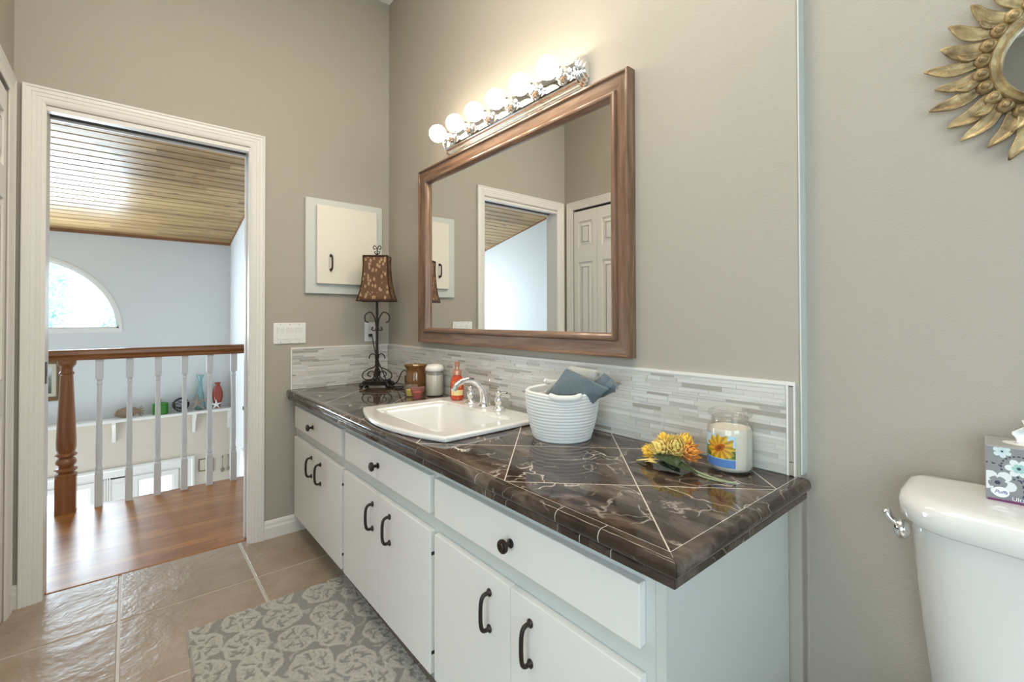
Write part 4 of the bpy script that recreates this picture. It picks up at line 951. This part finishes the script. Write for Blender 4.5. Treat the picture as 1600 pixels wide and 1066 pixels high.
# ---- large jar candle with sunflower label
jc = thing('jar_candle', 'large glass jar candle with a sunflower picture label', 'candle', (2.1475, -.0680, .7692))
obj('glass_jar', L([(0, 0), (.046, 0), (.053, .006), (.0535, .014), (.0535, .103), (.051, .114), (.044, .121), (.0435, .125), (.046, .127), (.0435, .130), (.0435, .134), (.0415, .134), (.0415, .122), (.049, .112), (.0515, .101), (.0515, .012), (.045, .006), (0, .006)], 40), 'jar_glass', jc, smooth=True)
obj('candle_wax', L([(0, .0065), (.046, .0065), (.0505, .012), (.051, .016), (.051, .100), (.047, .108), (0, .108)], 40), 'wax_cream', jc, smooth=35)
obj('lid', L([(0, .1345), (.044, .1345), (.0505, .138), (.052, .143), (.050, .149), (.042, .152), (.030, .152), (.026, .149), (.0, .149)], 40), 'jar_glass', jc, smooth=True)
def sunflower(u, v):
    # u,v in 0..1, label picture
    x, y_ = (u - .66) * 1.25, (v - .60)
    if v < .27:
        return (.10, .22, .52) if (v < .25) else (.45, .6, .75)
    r = math.hypot(x * 1.0, y_ * 1.0); a = math.atan2(y_, x); pet = .40 + .05 * math.cos(a * 11) + .03 * math.cos(a * 17 + 1)
    rr = math.hypot((x * .8 + y_ * .6) * 1.15, (-x * .6 + y_ * .8) * 2.1)
    if rr < .20: return (.22 + .2 * (rr > .10), .05 + .05 * (rr > .10), .01)
    if r < pet:
        k = .75 + .25 * math.cos(a * 11 + r * 6); return (.80 * k, .44 * k * (.75 + r), .03)
    if v > .52 + .1 * math.sin(u * 3): return (.50, .68, .82)
    return (.08, .14, .04) if noise.noise(Vector((u * 9, v * 9, 0))) > -.1 else (.30, .34, .10)
def card_grid(nu, nv, pos, colf):
    bm = bmesh.new(); LL = bm.loops.layers.float_color.new('Col'); G = [[bm.verts.new(pos(i / nu, j / nv)) for j in range(nv + 1)] for i in range(nu + 1)]
    for i in range(nu):
        for j in range(nv):
            f_ = bm.faces.new((G[i][j], G[i + 1][j], G[i + 1][j + 1], G[i][j + 1])); c = colf((i + .5) / nu, (j + .5) / nv)
            for l in f_.loops: l[LL] = (*c, 1)
    return bm
a0, a1 = math.radians(-166), math.radians(-52)
o = obj('picture_label', card_grid(70, 60, lambda u, v: (.0541 * math.cos(a0 + (a1 - a0) * u), .0541 * math.sin(a0 + (a1 - a0) * u), .017 + .078 * v), sunflower), 'paint_card', jc, smooth=True, label='sunflower picture label with blue band')
# ---- artificial flowers
fl = thing('artificial_flower', 'yellow artificial flower bunch lying on the countertop beside the jar candle', 'flowers', (2.03, -.150, .7692))
def blossom(c, r, m_, nrm, seed, n=46):
    random.seed(seed); bm = bmesh.new(); c = Vector(c); nrm = Vector(nrm).normalized(); q = nrm.to_track_quat('Z', 'Y')
    for k in range(n):
        t_ = (k + .5) / n; el = PI / 2 * (1.12 - 1.25 * t_); az = k * 2.39996
        d = Vector((math.cos(el) * math.cos(az), math.cos(el) * math.sin(az), math.sin(el))); side = Vector((-math.sin(az), math.cos(az), 0)); upv = side.cross(d) * -1
        w_ = r * random.uniform(.22, .30); ln = r * random.uniform(.85, 1.08); rows = []
        for i in range(6):
            s_ = i / 5; p = d * (ln * (.22 + .78 * s_)) + upv * (-.28 * r * math.sin(PI * s_ * .9)) + Vector((0, 0, 1)) * (.16 * r * s_ * s_); ww_ = w_ * math.sin(PI * (.12 + .80 * s_)) 
            rows.append([bm.verts.new(c + q @ (p + side * ww_ * e + d * (.10 * r * (abs(e) ** 2) * -1))) for e in (-1, -.4, .4, 1)])
        for a, b in zip(rows, rows[1:]):
            for i in range(3): bm.faces.new((a[i], a[i + 1], b[i + 1], b[i]))
    o = obj('blossom', bm, m_, fl, smooth=True); s_ = o.modifiers.new('s', 'SOLIDIFY'); s_.thickness = .0008; return o
blossom((.012, .005, .047), .034, 'petal_light', (.4, -.7, .6), 1)
blossom((-.018, -.012, .038), .032, 'petal_light', (-.2, -.8, .6), 2)
blossom((-.052, -.010, .022), .024, 'petal', (-.8, -.5, .3), 3, 30)
blossom((-.028, .022, .044), .028, 'petal', (-.4, .2, .9), 4, 36)
blossom((.038, .020, .036), .030, 'petal_orange', (.8, -.2, .3), 5, 34)
blossom((.020, .028, .052), .028, 'petal', (.3, .2, 1), 6, 34)
def leafm(P_, wid, m_, th=.0012, name='leaf'):
    P_ = sm(P_, 4); n_ = len(P_); bm = bmesh.new(); rows = []
    for i, p in enumerate(P_):
        t = (P_[min(i + 1, n_ - 1)] - P_[max(i - 1, 0)]).normalized(); sd = t.cross(Vector((0, 0, 1))).normalized(); w_ = wid * math.sin(PI * min(1, (.06 + .94 * i / (n_ - 1)))) ** .8 + .0008
        rows.append([bm.verts.new(p + sd * w_ * e + Vector((0, 0, abs(e) * w_ * .25))) for e in (-1, -.5, 0, .5, 1)])
    for a, b in zip(rows, rows[1:]):
        for i in range(4): bm.faces.new((a[i], a[i + 1], b[i + 1], b[i]))
    o = obj(name, bm, m_, fl, smooth=True); s_ = o.modifiers.new('s', 'SOLIDIFY'); s_.thickness = th
leafm([(-.02, -.045, .030), (.02, -.05, .026), (.055, -.045, .016), (.095, -.035, .008)], .026, 'leaf')
leafm([(-.01, -.03, .012), (.02, -.04, .008), (.055, -.05, .004)], .022, 'leaf')
leafm([(.02, -.02, .03), (.03, -.04, .024), (.045, -.06, .012)], .020, 'leaf')
leafm([(-.015, -.03, .016), (-.045, -.04, .010), (-.075, -.045, .003)], .006, 'petal_light', name='sepal')
leafm([(-.01, -.05, .012), (-.03, -.052, .012), (-.045, -.05, .006)], .007, 'petal_light', name='sepal')
bm = T(sm([(.02, -.015, .030), (.07, -.02, .010), (.115, -.025, .0045), (.160, -.028, .004), (.178, -.02, .004)], 6), .0028, 8); tube(bm, sm([(.05, -.02, .016), (.10, -.035, .004), (.155, -.034, .004)], 5), .0022, 8)
obj('stem', bm, 'stem', fl, smooth=True)

# ================================================================ toilet
TX, TB = 2.739, .028       # centre line, back of the tank
tl = thing('toilet', 'white porcelain toilet with tall tank beside the vanity', 'toilet', (TX, 0, 0))
def dloop(hw, yb, yf, n=28, rc=.05, k=.045, cut=.10):
    """tank plan: straight back, rounded front corners, bowed front"""
    pts = [(-hw + .014, yb, .02), (-hw, yb - .012, .015), (-hw + .004, yf + .085, .05), (-hw + .055, yf + .012, .07)] + [(-hw + .055 + (2 * hw - .11) * t, yf + .012 - .010 * math.sin(PI * t), .05) for t in (.25, .5, .75)] + [(hw - .055, yf + .012, .07), (hw - .004, yf + .085, .05), (hw, yb - .012, .015), (hw - .014, yb, .02)]
    return radial(roundpoly(pts, .03, 4), 120, (0, (yb + yf) / 2))
def loft(bm, loops, cap0=True, cap1=True):
    R = [[bm.verts.new((x, y, z)) for x, y in P_] for P_, z in loops]
    for a, b in zip(R, R[1:]):
        for i in range(len(a)): j = (i + 1) % len(a); bm.faces.new((a[i], a[j], b[j], b[i]))
    if cap0: bm.faces.new(R[0][::-1])
    if cap1: bm.faces.new(R[-1])
    return bm
lt_ = .831
def lid_ins(d): return dloop(.258 - d, TB - min(d, .012), -.198 + d)
bm = loft(bmesh.new(), [(lid_ins(.012), lt_ - .050), (lid_ins(.004), lt_ - .050), (lid_ins(.0), lt_ - .046), (lid_ins(.0), lt_ - .022), (lid_ins(.003), lt_ - .012), (lid_ins(.010), lt_ - .004), (lid_ins(.022), lt_), (lid_ins(.09), lt_ + .001)])
obj('tank_lid', bm, 'porcelain', tl, smooth=60)
def tk(z):
    t = (lt_ - .05 - z) / .36; return dloop(.243 - .016 * t - .012 * t * t, TB - .004, -.182 + .018 * t + .012 * t * t)
bm = loft(bmesh.new(), [(dloop(.18, TB - .02, -.10), .405)] + [(tk(z), z) for z in (.42, .45, .50, .57, .64, .70, .75, lt_ - .052)])
obj('tank', bm, 'porcelain', tl, smooth=60)
bm = bmesh.new(); sphere(bm, (0, 0, 0), .017, 18, .8, 1, 1.1)
hl = obj('flush_lever', bm, 'chrome', tl, loc=(-.2475, -.098, .746), smooth=True); 
bm = bmesh.new(); tube(bm, sm([(-.004, .0, .004), (-.014, -.002, .014), (-.020, -.002, .022), (-.025, .002, .031)], 4), [.008] * 4 + [.0085] * 4 + [.009, .0095, .0095, .0085, .005], 12, flat=.8); obj('lever_arm', bm, 'chrome', hl, smooth=True)
def ov(rx, y0, y1, n=48): 
    c = (y0 + y1) / 2; return [(rx * math.cos(2 * PI * i / n), c + (y1 - y0) / 2 * math.sin(2 * PI * i / n)) for i in range(n)]
bm = loft(bmesh.new(), [(ov(.12, -.60, -.06), 0), (ov(.11, -.58, -.08), .03), (ov(.10, -.55, -.08), .15), (ov(.135, -.63, -.08), .25), (ov(.18, -.70, -.12), .36), (ov(.185, -.715, -.14), .395), (ov(.15, -.68, -.18), .395), (ov(.12, -.63, -.22), .30), (ov(.05, -.50, -.30), .22)], True, True)
box(bm, -.12, .12, -.24, .02, .20, .404)
obj('bowl', bm, 'porcelain', tl, smooth=50)
obj('seat', loft(bmesh.new(), [(ov(.185, -.715, -.19), .397), (ov(.19, -.722, -.185), .405), (ov(.187, -.718, -.188), .417)]), 'porcelain', tl, smooth=50)
obj('seat_lid', loft(bmesh.new(), [(ov(.185, -.715, -.185), .419), (ov(.190, -.72, -.18), .426), (ov(.175, -.70, -.195), .438), (ov(.10, -.60, -.28), .441)]), 'porcelain', tl, smooth=50)
# ---- tissue box
tb = thing('tissue_box', 'grey floral tissue box standing on the toilet tank lid', 'tissue box', (2.655, -.0245, lt_ + .0012), math.radians(5))
W_, D_, H_ = .112, .092, .096
def flower_at(x, y, cx, cy, r, np_, rot, outer, inner, core):
    dx, dy = x - cx, y - cy; rr = math.hypot(dx, dy); a = math.atan2(dy, dx) + rot; pet = r * (.55 + .45 * abs(math.cos(a * np_ / 2)) ** .6)
    if rr < r * .15: return core
    if rr < pet * .58 and rr < r * .5: return inner
    if rr < pet: return outer
    return None
def puffs(u, v):
    x, y = u * W_, v * H_; base = (.235, .235, .24)
    for args in ((.014, .030, .024, 5, .3, (.72, .74, .74), (.23, .235, .24), (.02, .03, .07)), (.040, .061, .017, 6, .0, (.74, .77, .77), (.35, .56, .53), (.02, .05, .09)), (.020, .089, .012, 6, .4, (.62, .70, .72), (.55, .65, .68), (.02, .03, .06)), (.078, .030, .022, 5, .1, (.72, .74, .74), (.35, .56, .53), (.02, .03, .07))):
        c = flower_at(x, y, *args)
        if c: return c
    for (cx, cy, R__, n_) in ((.040, .061, .0215, 24), (.0, .020, .046, 32)):
        rr = math.hypot(x - cx, y - cy)
        if abs(rr - R__) < .0012:
            a = math.atan2(y - cy, x - cx)
            if math.cos(a * n_) > -.2: return (.02, .03, .07)
    if v < .115 and u > .20: return (.21, .20, .22)
    return base
obj('carton', B((-W_ / 2, W_ / 2, -D_ / 2, D_ / 2, .002, H_)), mat('grey_carton', (.36, .35, .35), .4), tb, bevel=.0015)
obj('carton_base', B((-W_ / 2 + .003, W_ / 2 + .001, -D_ / 2 - .0006, D_ / 2, 0, .004)), 'purple', tb)
obj('front_print', card_grid(150, 140, lambda u, v: (-W_ / 2 + .001 + (W_ - .002) * u, -D_ / 2 - .0006, .004 + (H_ - .006) * v), puffs), 'paint_card', tb, label='grey printed panel with white and teal flowers')
obj('logo_oval', prism(bmesh.new(), [(.0105 * math.cos(2 * PI * i / 32), .0088 * math.sin(2 * PI * i / 32)) for i in range(32)], 0, .0006, lambda u, v, h: (-.0375 + u, -D_ / 2 - .0008 - h, .0165 + v)), 'tissue', tb)
textobj('Puffs', .0085, 'blue_text', tb, (-.0375, -D_ / 2 - .0016, .0165), (PI / 2, 0, 0), .0002, .35)
textobj('Ultra', .0095, 'white_text', tb, (-.0145, -D_ / 2 - .0012, .0080), (PI / 2, 0, 0), .0002)
obj('top_opening', prism(bmesh.new(), [(.034 * math.cos(2 * PI * i / 32), .022 * math.sin(2 * PI * i / 32)) for i in range(32)], H_ + .0002, H_ + .0008), 'lid_white', tb)
bm = bmesh.new(); G = []
for i in range(13):
    G.append([bm.verts.new(((-.022 + .044 * i / 12) * (1 - .0 * j) + .006 * math.sin(i * 1.3 + j) + .008 * j / 6, .010 * math.sin(i * .9) * (j / 8), H_ + .048 * j / 8 * (1 - .35 * abs(i / 6 - 1) ** 2))) for j in range(9)])
for i in range(12):
    for j in range(8): bm.faces.new((G[i][j], G[i + 1][j], G[i + 1][j + 1], G[i][j + 1]))
obj('tissue', bm, 'tissue', tb, smooth=True).modifiers.new('s', 'SOLIDIFY').thickness = .0008

# ================================================================ sunburst mirror
SX_, SZ_ = 2.708, 1.628
sb = thing('sunburst_mirror', 'round gold sunburst mirror with curled leaf rays on the toilet wall', 'mirror', (SX_, .035, SZ_))
fm = lambda r, a, h: (r * math.cos(a), -h, r * math.sin(a))
def ring(prof, m_, name, n=96):
    bm = bmesh.new(); R = []
    for k in range(n): R.append([bm.verts.new(fm(r, 2 * PI * k / n, h)) for r, h in prof])
    for k in range(n):
        a, b = R[k], R[(k + 1) % n]
        for i in range(len(prof)): j = (i + 1) % len(prof); bm.faces.new((a[i], a[j], b[j], b[i]))
    return obj(name, bm, m_, sb, smooth=35)
ring([(.083, .004), (.083, .020), (.085, .023), (.088, .020), (.090, .019), (.094, .022), (.097, .024), (.100, .021), (.102, .014), (.118, .012), (.120, .004)], 'gold', 'inner_ring')
bm = bmesh.new()
for k in range(26):
    a = 2 * PI * k / 26 + .05
    for (rr, w1, w2, h_) in ((.110, .0145, .0135, .011), (.109, .0095, .0088, .0155)):
        n0 = len(bm.verts); sphere(bm, (0, 0, 0), 1, 14); bm.verts.ensure_lookup_table()
        for v in bm.verts[n0:]:
            x, y, z = v.co; rad = rr + x * w1; tan = y * w2; v.co = Vector((rad * math.cos(a) - tan * math.sin(a), -(.014 + z * h_), rad * math.sin(a) + tan * math.cos(a)))
obj('scallop_ring', bm, 'gold', sb, smooth=True)
obj('mirror_glass', prism(bmesh.new(), [(.085 * math.cos(2 * PI * i / 64), .085 * math.sin(2 * PI * i / 64)) for i in range(64)], .004, .010, lambda u, v, h: (u, -h, v)), 'mirror', sb)
def ray(ang, r0, r1, wid, curl, lift, seed):
    random.seed(seed); n_ = 12; bm = bmesh.new(); rows = []
    for i in range(n_ + 1):
        t = i / n_; r = r0 + (r1 - r0) * t; a = ang + curl * (math.sin(t * PI * 1.3 - .3) * .5 + .55 * t ** 3)
        w_ = wid * (math.sin(PI * (.18 + .80 * t)) ** .8) * (1 - .15 * t); h = .012 + lift * math.sin(PI * t * .8) + .006 * t
        row = []
        for e in (-1, -.5, 0, .5, 1):
            p = Vector(fm(r, a, h + (.0035 * (abs(e) - .3) * (1 if t < .85 else 0)))); tg = Vector((-math.sin(a), 0, math.cos(a))); row.append(bm.verts.new(p + tg * w_ * e))
        rows.append(row)
    for a, b in zip(rows, rows[1:]):
        for i in range(4): bm.faces.new((a[i], a[i + 1], b[i + 1], b[i]))
    o = obj('leaf_ray', bm, 'gold', sb, smooth=True); s_ = o.modifiers.new('s', 'SOLIDIFY'); s_.thickness = .005; s_.offset = -1
    u_ = o.modifiers.new('u', 'SUBSURF'); u_.levels = 1; u_.render_levels = 1
for k in range(28):
    a = 2 * PI * k / 28 + .03 + random.uniform(-.02, .02)
    ray(a, .108, .186 + (.008 if k % 2 else -.004) + .004 * math.sin(k * 2.1), .0145 + .002 * math.sin(k * 1.7), .14, .006 if k % 2 else .001, k)
for k in range(14):
    a = 2 * PI * k / 14 + .14
    ray(a, .112, .150, .0065, .12, .012, 50 + k)

# ================================================================ rug
random.seed(4)
RX0, RX1, RY0, RY1 = .622, 1.72, -1.078, -.49
fls = []
step = .170
for i in range(8):
    for j in range(5):
        fls.append((RX0 + .01 + i * step * .88 + (step * .44 if j % 2 else 0) + random.uniform(-.018, .018), RY0 + .03 + j * step * .80 + random.uniform(-.014, .014), random.uniform(.070, .084), random.uniform(0, 6), random.randint(5, 6)))
def rugf(x, y):
    nz_ = noise.noise(Vector((x * 38, y * 38, 0))); n2 = noise.noise(Vector((x * 90, y * 90, 4)))
    for cx, cy, R__, rot, n_ in fls:
        dx, dy = x - cx, (y - cy) * 1.12; r = math.hypot(dx, dy) / R__
        if r > 1.3: continue
        a = math.atan2(dy, dx) + rot + .35 * math.sin(r * 3 + rot)
        edge = .92 + .10 * abs(math.cos(a * n_ * .5)) + .07 * nz_
        if r < edge:
            if r < .13: return .15
            if r < .24: return .85
            pet = abs(math.sin(a * n_ * .5))
            if r < edge - .20 and pet < .28 + .25 * nz_: return .05
            if .46 < r < .60 + .06 * nz_ and math.cos(a * n_ * .5 + 1.3 * rot) > .1: return .1
            if abs(math.sin(a * n_ * 1.5 + rot)) < .20 and .30 < r < edge - .16: return .28
            return .82 + .3 * n2
    v = noise.noise(Vector((x * 14 + 5, y * 14, 2)))
    if abs(v) < .05 and nz_ > -.1: return .60
    return .05 + max(0, .10 * n2)
nu, nv = 300, 170
bm = bmesh.new(); LL = bm.loops.layers.float_color.new('Col'); G = []
for i in range(nu + 1):
    row = []
    for j in range(nv + 1):
        x = RX0 + (RX1 - RX0) * i / nu; y = RY0 + (RY1 - RY0) * j / nv; e = min(i, nu - i, j, nv - j)
        sk_ = -.018 * (x - RX0); f_ = rugf(x, y)
        row.append((bm.verts.new((x, y + sk_, (.0105 + .0035 * f_ + random.uniform(-.0008, .0008)) if e > 1 else (.006 if e == 1 else .001))), f_))
    G.append(row)
for i in range(nu):
    for j in range(nv):
        f_ = bm.faces.new((G[i][j][0], G[i + 1][j][0], G[i + 1][j + 1][0], G[i][j + 1][0]))
        for l, (vv_, q) in zip(f_.loops, (G[i][j], G[i + 1][j], G[i + 1][j + 1], G[i][j + 1])):
            k = min(1, q); l[LL] = (.29 + .37 * k, .28 + .335 * k, .255 + .29 * k, 1)
setp(obj('bath_rug', bm, 'rug', None, smooth=True), 'grey bath rug with raised ivory flower outlines in front of the vanity', 'rug')
